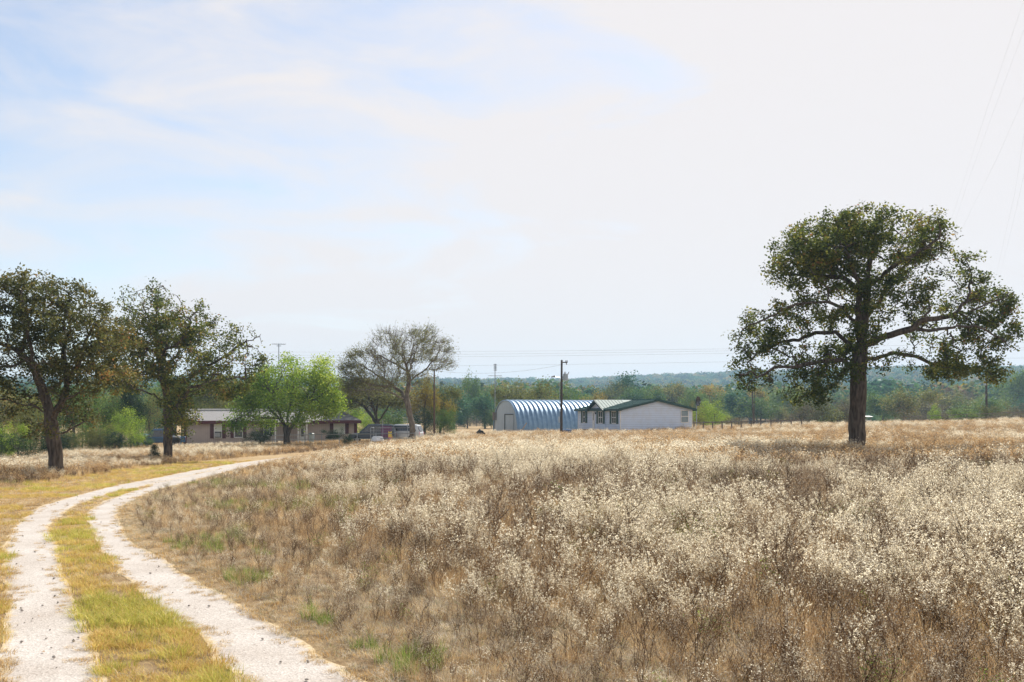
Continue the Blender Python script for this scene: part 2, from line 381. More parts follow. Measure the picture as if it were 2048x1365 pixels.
def grow(rng, skel, att, R0, tip=.012, step=.3, jit=.10, wpath=.12, up=.0):
    pos = []; par = []; plen = []
    for si, s in enumerate(skel):
        s = np.asarray(s, float); jj = jit*(.22 if si == 0 else .8)
        if not pos: prev = -1; last = s[0]; pos.append(s[0]); par.append(-1); plen.append(0); prev = 0; pts = s[1:]
        else:
            A = np.array(pos); j = int(np.argmin(np.linalg.norm(A-s[0], axis=1))); prev = j; pts = s
        for q in pts:
            p0 = np.array(pos[prev]); d = np.linalg.norm(q-p0)
            if d < .02: continue
            n = max(1, int(round(d/step)))
            for i in range(1, n+1):
                w = jj*.6*(1 if i < n else .6)
                c = p0+(q-p0)*i/n+rng.normal(0, w*min(1, d), 3)*[1, 1, .7]
                pos.append(c); par.append(prev); plen.append(plen[prev]+np.linalg.norm(c-pos[prev])); prev = len(pos)-1
    A = np.array(pos); att = np.asarray(att)
    dm = np.array([np.min(np.linalg.norm(A-a, axis=1)) for a in att]); order = np.argsort(dm)
    cap = len(pos)+len(att)*14; P = np.zeros((cap, 3)); P[:len(pos)] = A; n0 = len(pos); PL = np.zeros(cap); PL[:n0] = plen
    tips = []; zmin = A[0, 2]; R = np.zeros(cap)
    low = np.ones(cap)*0.0
    # the first metres of the trunk carry no twigs
    H = att[:, 2].max()-zmin
    low[:n0] = np.where(A[:, 2] < zmin+.17*H, 50, 0)
    for o in order:
        a = att[o]; dd = np.linalg.norm(P[:n0]-a, axis=1); j = int(np.argmin(dd+wpath*PL[:n0]+low[:n0]))
        d = dd[j]; n = min(13, max(1, int(round(d/(step*.8))))); prev = j; p0 = P[j].copy(); bend = rng.normal(0, .16*d, 3); bend[2] += up*d
        for i in range(1, n+1):
            f = i/n; c = p0+(a-p0)*f+bend*math.sin(math.pi*f)+(rng.normal(0, jit*.5, 3) if i < n else 0)
            P[n0] = c; PL[n0] = PL[prev]+np.linalg.norm(c-P[prev]); par.append(prev); prev = n0; n0 += 1
        tips.append(prev)
    P = P[:n0]; cnt = np.zeros(n0)
    par = np.array(par)
    haschild = np.zeros(n0, bool); haschild[par[1:]] = True; cnt[~haschild] = 1
    for i in range(n0-1, 0, -1): cnt[par[i]] += cnt[i]
    e = math.log(max(cnt[0], 2))/math.log(R0/tip); rad = tip*cnt**(1/e)
    hz = P[:, 2]-P[0, 2]; rad *= 1+.30*np.exp(-hz/.35)*(rad > R0*.7)
    return P, par, rad, np.array(tips), cnt
def leafquads(rng, cen, size, tint, flat_=.35, asp=.62):
    n = len(cen); nrm = rng.normal(0, 1, (n, 3)); nrm[:, 2] = np.abs(nrm[:, 2])+flat_; nrm /= np.linalg.norm(nrm, axis=1)[:, None]
    a = rng.normal(0, 1, (n, 3)); a -= nrm*np.sum(a*nrm, 1)[:, None]; a /= np.linalg.norm(a, axis=1)[:, None]; b = np.cross(nrm, a)
    s = (size*rng.uniform(.65, 1.3, n))[:, None]
    V = np.stack([cen-a*s*.5, cen+b*s*.5*asp-a*s*.05, cen+a*s*.5+nrm*s*.08, cen-b*s*.5*asp-a*s*.05], 1).reshape(-1, 3)
    return V, np.arange(n*4).reshape(n, 4), np.repeat(tint, 4)
def tree(name, label, cat, base, skel, att, R0, bark, leaf, nper=30, lsize=.12, spread=.26, seed=1, tip=.012, jit=.1,
         group=None, thin=.035, twigs=0, leaf_frac=1.0, extra=None, tintf=None, step=.3, wpath=.12, up=0, rz=0, skelz=True):
    rng = np.random.default_rng(seed)
    P, par, rad, tips, cnt = grow(rng, skel, att, R0, tip, step, jit, wpath, up)
    src = np.where(rad < thin)[0]
    if twigs:
        sel = np.where(cnt <= 4)[0]; newP = []; newp = []; k = len(P)
        centre = P[:, :].mean(0)
        for i in sel:
            for _ in range(rng.poisson(twigs)):
                d = (P[i]-centre); d[2] = abs(d[2])*.6+1.1; d /= np.linalg.norm(d); d = d+rng.normal(0, .38, 3); ln = rng.uniform(.25, .75)
                q = P[i]+d*ln*.5; q2 = q+(d+[0, 0, .3])*ln*.5
                newP += [q, q2]; newp += [i, k]; k += 2
        P = np.vstack([P, newP]); par = np.concatenate([par, newp]); rad = np.concatenate([rad, np.full(len(newP), tip*.55)])
        src = np.concatenate([src, np.arange(len(P)-len(newP), len(P))])
    V, Q = tube_chains(P, par, rad, lambda r: 14 if r > .2 else 8 if r > .06 else 5 if r > .025 else 3, rng)
    root = thing(name, label, cat, base, rz, group)
    link('trunk', fastmesh('trunk', V, Q, mats=[bark], smooth=True), root)
    # leaf clusters at the twig ends, in clumps
    c = P[src]; w = np.where(np.isin(src, tips), 1.0, .28); cl = fbm(c[:, 0]+40, c[:, 2]*1.1+c[:, 1]*.7, 1.3, seed)
    w = w*np.clip((cl-.32)*5.3, .06, 1.6)*leaf_frac
    num = rng.poisson(w*nper)
    ci = np.repeat(np.arange(len(src)), num); cen = c[ci]+rng.normal(0, spread, (len(ci), 3))*[1, 1, .75]
    clt = rng.normal(0, .16, len(src))[ci]
    tint = np.clip(.42+clt+rng.normal(0, .15, len(ci))+(.25*(fbm(cen[:, 0], cen[:, 2], 2.5, seed+7)-.5)), 0, 1)
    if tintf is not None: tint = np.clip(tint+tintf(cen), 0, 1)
    V, Q, T = leafquads(rng, cen, lsize, tint)
    link('crown', fastmesh('crown', V, Q, mats=[leaf], tint=T), root)
    return root
def from_zoom(ox, oy, sc, bx, by, D):      # photograph-crop coordinates -> metres beside the trunk foot
    def f(x, y, dy=0):
        px, py = ox+x/sc, oy+y/sc; k = (D+dy)/F
        return np.array([(px-bx)*D/F, dy, -(py-by)*D/F])
    return f
def lobes_att(rng, f, lobes, Rc, n, depth=.8):
    ar = np.array([l[2]*l[3] for l in lobes], float)
    w = np.array([l[4] if len(l) > 4 else 1 for l in lobes]); pr = ar*w/np.sum(ar*w); out = []
    cx0 = 0
    for _ in range(n):
        l = lobes[rng.choice(len(lobes), p=pr)]
        a = rng.uniform(0, 2*math.pi); r = rng.uniform()**.42
        p = f(l[0]+l[2]*r*math.cos(a), l[1]+l[3]*r*math.sin(a)); m = max(.25*Rc, math.sqrt(max(0, Rc*Rc-(p[0])**2))*depth)
        ext = m*math.sqrt(max(.05, 1-r*r*.75)); p[1] = rng.uniform(-1, 1)*ext; out.append(p)
    return np.array(out)
def sk(f, *lines): return [[f(*p) for p in ln] for ln in lines]

# ------------------------------------------------------------------ the big oak on the right
rng = np.random.default_rng(5)
bD = 48.0; bX = (1714-1024)/F*bD; bz = tz(bX, bD); by_ = HY+(EYE-bz)/bD*F
f = from_zoom(1420, 380, 2.4825, 1714, by_, bD)
sk1 = sk(f,
  [(731,1335),(731,1250),(733,1150),(738,1000),(741,880),(748,800),(762,715,.1),(770,640,.2),(785,560,.3),(792,480,.2),(785,400,0),(800,300,-.3),(815,200,-.4),(800,130,-.6)],
  [(748,760),(722,690,-.3),(708,600,-.6),(712,510,-.9),(690,450,-1.1),(640,370,-1.5),(590,290,-1.8),(560,200,-2.0)],
  [(712,510,-.9),(640,440,-.6),(560,430,-.2),(470,425,.2),(390,400,.6)],
  [(785,470,.2),(730,400,1.0),(680,300,1.8),(650,220,2.4),(560,330,2.6)],
  [(700,880),(640,848,-.5),(570,850,-1.0),(480,868,-1.2),(400,880,-1.3),(300,890,-1.2),(210,935,-1.0),(160,975,-.8)],
  [(715,800),(650,700,.7),(560,700,1.2),(480,732,1.4),(400,742,1.5),(300,790,1.5),(215,850,1.3)],
  [(712,660,-.4),(620,600,-1.2),(500,575,-1.8),(370,590,-1.9),(250,645,-1.6),(150,700,-1.0)],
  [(752,790),(830,745,-.4),(900,715,-.8),(965,700,-1.0),(1000,662,-1.1),(1080,645,-1.1),(1165,628,-1.0),(1240,565,-.8),(1265,460,-.6),(1262,370,-.4)],
  [(965,703,-1.0),(1050,715,-1.6),(1150,693,-1.9),(1260,700,-1.8),(1360,740,-1.4),(1450,790,-1.0)],
  [(752,840),(870,825,.6),(950,803,1.1),(1050,820,1.4),(1150,850,1.5),(1250,862,1.4),(1340,880,1.2),(1430,925,.8),(1465,965,.6)],
  [(780,600,.3),(870,560,1.2),(940,480,1.8),(1010,400,2.0),(1070,300,1.8)],
  [(790,480,.2),(860,400,-1.2),(940,350,-1.8),(1040,280,-2.2)],
  [(1165,628,-1),(1280,600,-1.3),(1390,560,-1.2),(1440,520,-.9)],
  [(770,690,.2),(800,640,1.5),(850,600,2.8),(880,540,3.9),(860,450,4.6)],
  [(745,780),(760,700,-1.6),(790,640,-3.0),(780,560,-4.0),(800,470,-4.6)],
  [(735,860),(680,800,1.8),(620,760,3.0),(560,760,3.9)],
  [(735,870),(800,830,-1.5),(860,820,-2.8),(900,850,-3.6)])
lob = [(570,280,225,140),(880,262,225,125),(430,390,140,110),(1000,370,150,140),(740,380,220,140,.8),(720,200,180,75),
 (370,640,210,80),(220,735,115,75),(330,870,220,90,.8),(520,930,140,90,.55),(640,720,130,100,.7),(900,560,160,110,.8),
 (1285,390,80,90),(1330,580,150,115),(1400,700,110,90),(1180,700,150,80),(1200,850,180,80,.8),(1400,900,70,60),(1160,920,65,55),
 (1070,265,85,85),(990,190,90,60),(450,1020,80,50,.7),(210,950,80,60),(730,830,90,120,.9),(600,560,160,90,.5),(1060,560,120,90)]
att = lobes_att(rng, f, lob, 6.0, 1500, .62)
tree('oak_tree', 'big lone oak with broad dome of dark green leaves standing in the open weed field', 'oak tree', (bX, bD, bz), sk1, att, .37,
     M['bark'], M['oak'], nper=42, lsize=.145, spread=.18, seed=5, tip=.014, jit=.12,
     tintf=lambda c: .22*(c[:, 2]/12-.45))  # leaves turn yellower with height, painting the sunlit top of the crown
# ------------------------------------------------------------------ the two oaks on the left
x1, y1 = gp(113, 955); z1 = tz(x1, y1); f = from_zoom(0, 520, 2.967, 113, 955, y1)
s1 = sk(f,
  [(340,1320),(335,1250),(325,1130),(305,1000),(290,900),(262,790),(220,690),(170,600),(90,530),(0,500),(-80,420),(-140,330)],
  [(300,960),(340,860,.3),(350,760,.6),(340,640,.8),(330,520,.7),(350,400,.5),(370,300,.3),(400,230,.2),(390,150)],
  [(220,690),(230,560,-.4),(215,430,-.8),(200,300,-.9),(190,200,-.8)],
  [(170,600),(100,640,-.8),(20,660,-1),(-60,640,-1)],
  [(120,560),(110,420,.6),(80,300,.9),(70,190,.9)],
  [(350,760,.6),(420,660,.3),(475,600,0),(482,550,-.1),(560,520,-.3),(640,480,-.4),(720,530,-.5),(790,560,-.6)],
  [(482,550,0),(500,470,.2),(560,370,.4),(610,310,.5)],
  [(480,590,0),(560,650,.4),(640,720,.6)],
  [(330,520,.7),(420,420,-.1),(420,300,-.5),(330,240,-.7)],
  [(290,900),(200,860,-.7),(110,830,-1.1),(30,850,-1.3)],
  [(300,960),(380,900,-.9),(470,850,-1.4),(560,800,-1.6)],
  [(320,1060),(400,1000,.5),(450,960,.8)],
  [(262,790),(280,700,1.5),(260,600,2.2)], [(262,790),(320,700,-1.5),(330,600,-2.4)])
l1 = [(70,190,95,80),(220,190,110,90),(370,190,85,85,.7),(450,180,60,50,.5),(90,400,150,130),(300,360,140,120),(290,570,180,120),(600,360,100,100,.9),
 (560,620,150,110),(110,680,150,130),(340,800,160,110),(400,960,110,80),(90,850,120,80,.8),(640,480,120,80,.8),(-120,450,150,220,.8),(480,420,90,110,.6),(650,720,110,80,.9),(330,1080,80,60,.4)]
att = lobes_att(rng, f, l1, 4.4, 860, .65)
tree('oak_tree', 'gnarled oak with brownish green leaves at the left edge, nearest to the gravel drive', 'oak tree', (x1, y1, z1), s1, att, .265,
     M['bark'], M['oak_brown'], nper=31, lsize=.115, spread=.15, seed=8, tip=.011, jit=.10, step=.25, tintf=lambda c: .14*np.clip(c[:, 0]/3, -.5, 1))
x2, y2 = gp(335, 925); z2 = tz(x2, y2); f = from_zoom(0, 520, 2.967, 335, 925, y2)
s2 = sk(f,
  [(997,1230),(997,1150),(995,1050),(1000,940),(995,840),(975,740),(955,640),(940,560),(932,460),(925,360),(928,280),(940,190),(950,150)],
  [(990,830),(1040,760,.6),(1090,700,1),(1160,640,1.2),(1240,600,1.2),(1320,560,1),(1400,500,.8),(1480,480,.5),(1530,450,.4)],
  [(1000,900),(1080,860,-.7),(1160,760,-1.2),(1260,740,-1.4),(1360,720,-1.3),(1450,700,-1)],
  [(955,640),(1010,540,-.9),(1090,520,-1.2),(1150,420,-1.2),(1160,340,-1),(1200,310,-.9)],
  [(975,740),(900,690,.8),(820,660,1.1),(740,680,1.1),(680,730,1)],
  [(940,560),(860,500,-.9),(790,470,-1.2),(740,520,-1.3)],
  [(932,460),(860,380,.9),(820,290,1),(790,230,1)],
  [(928,400),(1010,330,.8),(1060,290,1)],
  [(1000,940),(1060,930,.5),(1090,990,.7)],
  [(960,660),(980,560,2),(970,460,3)], [(980,760),(1000,640,-2),(1010,540,-3.2)], [(990,840),(900,780,-1.6),(820,770,-2.2)],[(990,840),(1090,800,1.9),(1200,790,2.8)])
l2 = [(935,190,75,65),(830,250,85,70),(960,320,140,90),(850,430,140,100),(1050,420,120,100),(1180,330,70,70,.6),(1200,500,140,100),(1390,450,90,70,.7),
 (1500,470,50,45,.5),(1440,580,110,80),(1150,680,150,110),(1350,720,140,100),(880,610,140,100),(750,690,110,80),(1080,860,75,110),(1085,990,60,50),(740,540,100,90,.9),(1530,620,50,45,.7),(700,420,60,80,.5)]
att = lobes_att(rng, f, l2, 5.6, 1050, .6)
tree('oak_tree', 'slimmer oak with open olive crown standing in front of the tan house', 'oak tree', (x2, y2, z2), s2, att, .26,
     M['bark'], M['oak'], nper=31, lsize=.16, spread=.21, seed=11, tip=.016, jit=.16, step=.35, tintf=lambda c: .12+0*c[:, 0])
# ------------------------------------------------------------------ lime green tree by the tan house, bare trees in the middle
D = 96.; X0 = (575-1024)/F*D; z0 = tz(X0, D); f = from_zoom(340, 640, 4.55, 575, HY+(EYE-z0)/D*F, D)
s3 = sk(f, [(1066,1130),(1060,1080),(1045,1000),(1040,950),(990,900,.4),(930,850,.6),(850,770,.8),(820,700,.8)],
 [(1066,1080),(1090,1000),(1150,920,-.3),(1200,830,-.5),(1240,780,-.6),(1300,740,-.6),(1400,690,-.8)],
 [(1060,1040),(1060,900,.5),(1080,760,.9),(1100,620,1.1),(1090,480,1)], [(1150,920),(1200,760,.9),(1250,620,1.2),(1340,500,1.1)],
 [(990,900),(860,890,-1),(720,870,-1.4),(640,900,-1.4)], [(1200,830,-.5),(1350,830,-1.3),(1480,780,-1.4)], [(1045,950),(1000,780,-1.4),(950,640,-1.9)])
l3 = [(1100,440,110,100),(1380,430,70,75,.8),(940,560,130,110),(1200,590,190,140),(1450,610,120,110),(810,640,130,100),(1000,730,190,110),(1350,790,150,90),(700,800,110,80,.9),(600,930,90,60,.8),(840,920,110,50,.8),(1510,770,80,80),(1180,860,120,80,.5)]
att = lobes_att(rng, f, l3, 5.4, 620)
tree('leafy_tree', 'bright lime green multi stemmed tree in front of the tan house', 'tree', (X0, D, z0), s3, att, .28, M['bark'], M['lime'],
     nper=62, lsize=.19, spread=.42, seed=21, tip=.018, step=.45, tintf=lambda c: .20*(c[:, 2]/5-.6)+.16*np.clip(c[:, 0]/4, -1, 1))  # leaf tint lightens toward the top right, sunlight put into the colour
D = 94.; X0 = (826-1024)/F*D; z0 = tz(X0, D); f = from_zoom(640, 640, 4.55, 826, HY+(EYE-z0)/D*F, D)
s4 = sk(f, [(848,1110),(842,1040),(835,950),(812,840),(795,760),(790,680),(805,600),(812,540),(800,470),(785,410),(780,350)],
 [(812,560),(870,510,.3),(930,470,.4),(1000,400,.5),(1060,330,.5),(1100,260,.4)], [(850,520,.3),(960,460,-.4),(1060,450,-.6),(1150,455,-.6)],
 [(785,410),(840,330,-.4),(860,240,-.6),(940,200,-.6),(990,100,-.6)], [(785,410),(740,330,.5),(660,250,.7),(630,170,.7)],
 [(800,470),(730,430,-.7),(640,380,-1),(560,330,-1.1)], [(795,760),(740,660,.6),(650,590,.9),(540,520,1),(430,450,1),(330,390,.9)],
 [(795,740),(690,680,-.9),(560,640,-1.3),(430,640,-1.4),(320,660,-1.3)], [(640,600,.9),(500,600,.3),(380,560,0),(270,520,0)], [(800,500),(830,380,1.4),(850,280,2)], [(800,500),(780,380,-1.5),(770,260,-2.2)])
l4 = [(400,440,190,150),(620,280,150,160),(830,260,150,150),(990,180,50,110,.8),(1080,320,110,120),(1090,440,110,35,.8),(450,620,220,90),(900,560,100,60,.6),(300,560,100,150,.8),(680,480,150,120)]
att = lobes_att(rng, f, l4, 5.0, 900)
tree('bare_tree', 'nearly bare spreading tree with a dark leaning trunk behind the wire kennel', 'tree', (X0, D, z0), s4, att, .27, M['bark_pale'], M['sage'],
     nper=8, lsize=.11, spread=.2, seed=31, tip=.014, twigs=4.0, step=.45, up=.1, tintf=lambda c: -.02+0*c[:, 0])
D = 112.; X0 = (754-1024)/F*D; z0 = tz(X0, D); f = from_zoom(640, 640, 4.55, 754, HY+(EYE-z0)/D*F, D)
s5 = sk(f, [(525,1130),(520,1030),(520,950),(510,860),(520,760),(560,660)], [(520,950),(450,850,.5),(380,780,.8),(300,690,.9)], [(520,930),(600,840,-.5),(650,760,-.8),(720,700,-.9)], [(515,900),(480,760,-1.2),(440,640,-1.6)])
l5 = [(330,690,140,110),(480,690,170,110),(640,720,130,90),(250,760,80,70)]
att = lobes_att(rng, f, l5, 4.6, 330)
tree('bare_tree', 'thin leaved dull green tree with forked trunk at the end of the tan house', 'tree', (X0, D, z0), s5, att, .30, M['bark'], M['sage'],
     nper=16, lsize=.2, spread=.34, seed=37, tip=.018, twigs=2.5, step=.5, tintf=lambda c: -.1+0*c[:, 0])

# ------------------------------------------------------------------ background trees: prototypes, then copies
def proto(seed, kind):
    rng = np.random.default_rng(seed); H = 8.0
    if kind == 'round': lob = [(0, 0, 5.0, 3.3, 2.9)]+[(rng.normal(0, 1.9), rng.normal(0, 1.9), rng.uniform(3.2, 6.6), rng.uniform(1.0, 1.7), rng.uniform(.9, 1.4)) for _ in range(9)]
    elif kind == 'tall': lob = [(0, 0, 5.0, 1.8, 2.8)]+[(rng.normal(0, 1.0), rng.normal(0, 1.0), rng.uniform(2.2, 7.0), rng.uniform(.7, 1.2), rng.uniform(.9, 1.5)) for _ in range(9)]
    elif kind == 'bush': lob = [(0, 0, 3.4, 3.4, 3.2)]+[(rng.normal(0, 2.0), rng.normal(0, 2.0), rng.uniform(1.2, 6.2), rng.uniform(1.1, 1.8), rng.uniform(1.2, 1.7)) for _ in range(10)]
    elif kind == 'cone': lob = [(0, 0, 1.0+i*.95, 2.2-.27*i, .9) for i in range(8)]
    att = []
    n = 150
    for _ in range(n):
        l = lob[rng.integers(len(lob))] if rng.uniform() > .3 else lob[0]
        d = rng.normal(0, 1, 3); d /= np.linalg.norm(d); r = rng.uniform()**.4
        att.append((l[0]+d[0]*l[3]*r, l[1]+d[1]*l[3]*r, max(.4 if kind in ('bush', 'cone') else .9, l[2]+d[2]*l[4]*r)))
    att = np.array(att); att[:, 2] *= H/att[:, 2].max()*.97
    P, par, rad, tips, cnt = grow(rng, [[(0, 0, -.6), (0, 0, .6), (.1, .1, 2), (0, .2, 3.6), (.2, 0, 5)]], att, .17 if kind != 'bush' else .11, .02, .6, .12, .1, 0)
    TV, TQ = tube_chains(P, par, rad, lambda r: 7 if r > .08 else 4 if r > .04 else 3, rng)
    return P, rad, tips, TV, TQ
TR = {}
def get_proto(kind, variant, leaf, fine):
    k = (kind, variant, leaf, fine)
    if k in TR: return TR[k]
    kk = (kind, variant)
    if kk not in TR: TR[kk] = proto(100+variant*7+len(kind), kind)
    P, rad, tips, TV, TQ = TR[kk]; rng = np.random.default_rng(variant+3)
    n, ls, sp = (62, .19, .44) if fine else (34, .30, .50)
    if leaf == 'brushy': n = int(n*.7)
    src = np.concatenate([tips, np.where(rad < .035)[0][::3]]); cl = fbm(P[src, 0]+9, P[src, 2]+P[src, 1], 1.6, variant)
    num = rng.poisson(np.clip((cl-.25)*3.2, .2, 1.5)*n); ci = np.repeat(src, num)
    cen = P[ci]+rng.normal(0, sp, (len(ci), 3))
    t = np.clip(.45+rng.normal(0, .14, len(P))[ci]+rng.normal(0, .14, len(ci)), 0, 1)
    V, Q, T = leafquads(rng, cen, ls, t)
    tm = fastmesh('trunk', TV, TQ, mats=[M['bark']], smooth=True)
    cm = fastmesh('crown', V, Q, mats=[M[leaf]], tint=T)
    TR[k] = (tm, cm); return TR[k]
bgi = [0]
COLW = {'lime': 'yellow green', 'green': 'mid green', 'olive': 'olive brown', 'gold': 'golden', 'dark': 'dark green', 'teal': 'blue green', 'brushy': 'bare brown'}
def size_word(w, h): return 'wide' if w > h*1.15 else 'slender' if w < h*.62 else 'tall' if h > 9.5 else 'small' if h < 5 else 'rounded'
MARKS = [(120, 'left of the nearest oak'), (330, 'between the two left oaks'), (450, 'above the left end of the tan house'), (640, 'behind the lime green tree'), (760, 'above the right end of the tan house'), (900, 'behind the leaning bare tree'), (985, 'left of the thin television mast'),
 (1035, 'behind the barn end wall'), (1110, 'behind the ribbed barn roof'), (1150, 'behind the transformer pole'), (1215, 'behind the white house entry gable'), (1300, 'behind the green roof ridge'), (1392, 'behind the white gable wall'),
 (1480, 'behind the yellow green bush'), (1590, 'beyond the rail fence'), (1690, 'behind the thicket under the oak'), (1740, 'behind the big oak trunk'), (1850, 'just right of the big oak trunk'), (1930, 'left of the guyed pole'), (2000, 'around the guyed pole'), (9999, 'at the right edge')]
ORD = ['leftmost', 'second from left', 'third from left', 'fourth from left', 'fifth from left', 'sixth from left', 'seventh from left', 'eighth from left', 'ninth from left']
def name_all(items, noun):       # items: [object, px, leaf, width m, height m]
    by = {}
    for o, px, leaf, w, h in items:
        mk = next(t for lim, t in MARKS if px < lim); lb = '%s %s %s %s' % (size_word(w, h), COLW[leaf], noun, mk); by.setdefault(lb, []).append((px, o))
    for lb, lst in by.items():
        lst.sort(key=lambda q: q[0])
        for i, (px, o) in enumerate(lst): o['label'] = lb if len(lst) == 1 else lb+', '+ORD[min(i, 8)]
def bgtree(px, top, wpx, D, leaf, kind='round', name=None, label=None, cat='tree', group=None, fine=None, seed=None):
    i = bgi[0]; bgi[0] += 1; r = random.Random(i*31+7)
    x = (px-1024)/F*D; z = tz(x, D); H = EYE+(HY-top)/F*D-z; Wm = wpx/F*D
    fine = (D < 150) if fine is None else fine
    tm, cm = get_proto(kind, r.randrange(3), leaf, fine)
    base = {'round': 7.6, 'tall': 4.6, 'bush': 8.2, 'cone': 4.6}[kind]
    o = thing(name or ('shrub' if kind == 'bush' else 'tree'), label, cat, (x, D, z), r.uniform(0, 6.28), group)
    o.scale = (Wm/base, Wm/base, H/8.0)
    link('trunk', tm, o); link('crown', cm, o)
    return o
BG = [
 (2,838,75,66,'lime','bush','yellow green shrub at the far left edge below the nearest oak','shrub'),
 (62,792,120,84,'olive','bush','brown and olive thicket shrub left of the nearest oak trunk','shrub'),
 (35,868,110,62,'dark','bush','low dark green shrub at the left edge under the brown thicket','shrub'),
 (118,862,90,80,'dark','bush','dark green shrub behind the trunk of the nearest oak','shrub'),
 (150,770,120,105,'green','round','mid green tree just right of the nearest oak trunk','tree'),
 (205,778,110,98,'green','bush','thin green thicket tree between the two left oaks','tree'),
 (245,818,80,92,'lime','bush','fresh green shrub between the two left oaks, left of the blue tank','shrub'),
 (262,765,55,100,'dark','tall','small very dark tree between the two left oaks','tree'),
 (300,785,75,118,'olive','round','olive tree behind the blue tank','tree'),
 (350,755,110,135,'green','round','green tree showing behind the trunk of the slimmer left oak','tree'),
 (425,758,120,138,'olive','round','olive tree rising behind the left end of the tan house','tree'),
 (500,765,110,140,'green','round','green tree rising behind the middle of the tan house','tree'),
 (600,790,110,142,'olive','round','olive tree behind the tan house, right of the lime green tree crown','tree'),
 (705,800,70,132,'lime','bush','yellow green bush at the right end of the tan house','shrub'),
 (775,815,100,128,'green','bush','green thicket behind the parked vehicles','shrub'),
 (735,830,60,126,'lime','bush','light green bush behind the dark vehicle','shrub'),
 (850,750,80,118,'gold','round','golden and orange tree behind the leaning bare trunk','tree'),
 (880,770,66,122,'olive','tall','olive tree just right of the brown wooden pole','tree'),
 (846,815,64,108,'dark','bush','dark green bush between the leaning trunk and the brown pole','shrub'),
 (888,812,56,110,'green','bush','green bush right of the brown wooden pole','shrub'),
 (0,770,160,120,'olive','round','tall olive tree behind the brown thicket at the left edge','tree'),
 (-60,800,120,95,'green','bush','green thicket at the left edge of the view','shrub'),
 (908,778,70,215,'teal','tall','dark blue green tree at the left of the belt beyond the arched metal barn','tree'),
 (940,748,56,270,'green','round','tree standing higher than the belt left of the arched metal barn','tree'),
 (935,795,70,225,'teal','round','wide blue green tree in the middle of the belt left of the arched barn','tree'),
 (970,790,60,220,'teal','tall','narrow blue green tree just left of the arched metal barn','tree'),
 (1000,795,50,228,'teal','round','blue green tree peeking over the front of the arched barn','tree'),
 (985,770,70,300,'green','round','soft green tree under the thin television mast','tree'),
 (1030,767,78,165,'olive','round','olive brown tree above the left part of the arched barn','tree'),
 (1075,763,84,170,'olive','round','tall olive tree above the middle of the arched barn','tree'),
 (1128,768,92,195,'green','round','round green tree behind the main utility pole','tree'),
 (1188,785,56,180,'gold','round','small golden tree above the gable of the white house','tree'),
 (1165,790,60,220,'green','round','green tree between the barn roof and the white house','tree'),
 (1222,765,60,290,'olive','round','olive tree above the green roof','tree'),
 (1250,750,62,300,'teal','tall','taller dark tree standing above the ridge of the green roof','tree'),
 (1300,772,72,270,'green','round','green tree above the middle of the white gable','tree'),
 (1345,768,66,300,'olive','round','brownish tree above the right slope of the green roof','tree'),
 (1385,780,60,250,'green','round','green tree behind the satellite dish','tree'),
 (1400,805,44,134,'olive','bush','dull olive bush against the right corner of the white house','shrub'),
 (1430,802,74,130,'lime','bush','large yellow green bush right of the white house','shrub'),
 (1464,833,44,126,'brushy','bush','small brown bush at the right foot of the large yellow green bush','shrub'),
 (1478,785,60,260,'teal','tall','blue green tree at the left end of the far field','tree'),
 (1522,796,78,245,'green','round','round green tree on the far field behind the leaning pole','tree'),
 (1556,812,46,250,'olive','round','small olive tree on the far field','tree'),
 (1500,772,70,330,'teal','tall','dark tree at the back of the far field','tree'),
 (1598,802,76,165,'brushy','bush','brown twiggy bush at the left of the thicket beneath the big oak','shrub'),
 (1645,786,100,168,'olive','bush','large olive brown bush in the thicket beneath the big oak','shrub'),
 (1690,792,80,172,'brushy','bush','brown bush behind the big oak trunk','shrub'),
 (1765,790,70,230,'green','round','green tree just right of the big oak trunk','tree'),
 (1808,776,100,205,'olive','round','open tree with visible trunk right of the big oak','tree'),
 (1850,800,76,240,'brushy','round','hazy brown tree on the right slope','tree'),
 (1905,785,96,250,'olive','round','rounded reddish brown tree on the right slope','tree'),
 (1870,790,40,260,'gold','tall','narrow golden tree on the right slope','tree'),
 (1960,800,80,225,'green','round','green tree behind the right hand pole','tree'),
 (1830,822,70,165,'brushy','bush','purple brown brush on the crest right of the big oak','brush'),
 (1880,822,80,160,'brushy','bush','bare brush on the crest below the rounded reddish tree','brush'),
 (1874,812,30,158,'lime','bush','small light green bush on the crest','shrub'),
 (1935,812,70,150,'green','bush','green bush on the crest left of the right hand pole','shrub'),
 (1990,806,70,146,'olive','bush','yellowish bush on the crest right of the right hand pole','shrub'),
 (2040,808,80,142,'brushy','bush','brown hedge bush at the right edge','shrub'),
 (2010,822,90,138,'brushy','bush','low brown brush under the yellowish bush at the right edge','brush'),
 (2035,745,90,330,'green','round','tall green tree at the right edge of the ridge','tree'),
]
BG += [(165,842,80,92,'green','bush','low green shrub right of the nearest oak trunk','shrub'), (200,850,70,88,'olive','bush','low olive shrub in the weeds midway between the two left oaks','shrub'),
 (275,850,56,96,'green','bush','low green shrub at the left side of the teal tank','shrub'), (85,845,80,84,'green','bush','green shrub close behind the left side of the nearest oak trunk','shrub'),
 (20,862,90,76,'green','bush','green shrub in front of the low dark shrub at the left edge','shrub'), (230,858,60,86,'dark','bush','low dark shrub below the fresh green shrub between the left oaks','shrub'),
 (135,856,60,86,'olive','bush','low olive shrub touching the right side of the nearest oak trunk','shrub')]
for px, top, w, D, leaf, kind, label, cat in BG:
    bgtree(px, top, w, D, leaf, kind, label=label, cat=cat)
bgtree(309, 889, 34, y2-1.0, 'dark', 'cone', 'juniper', 'small dark juniper at the left foot of the slimmer oak', 'juniper', fine=True)
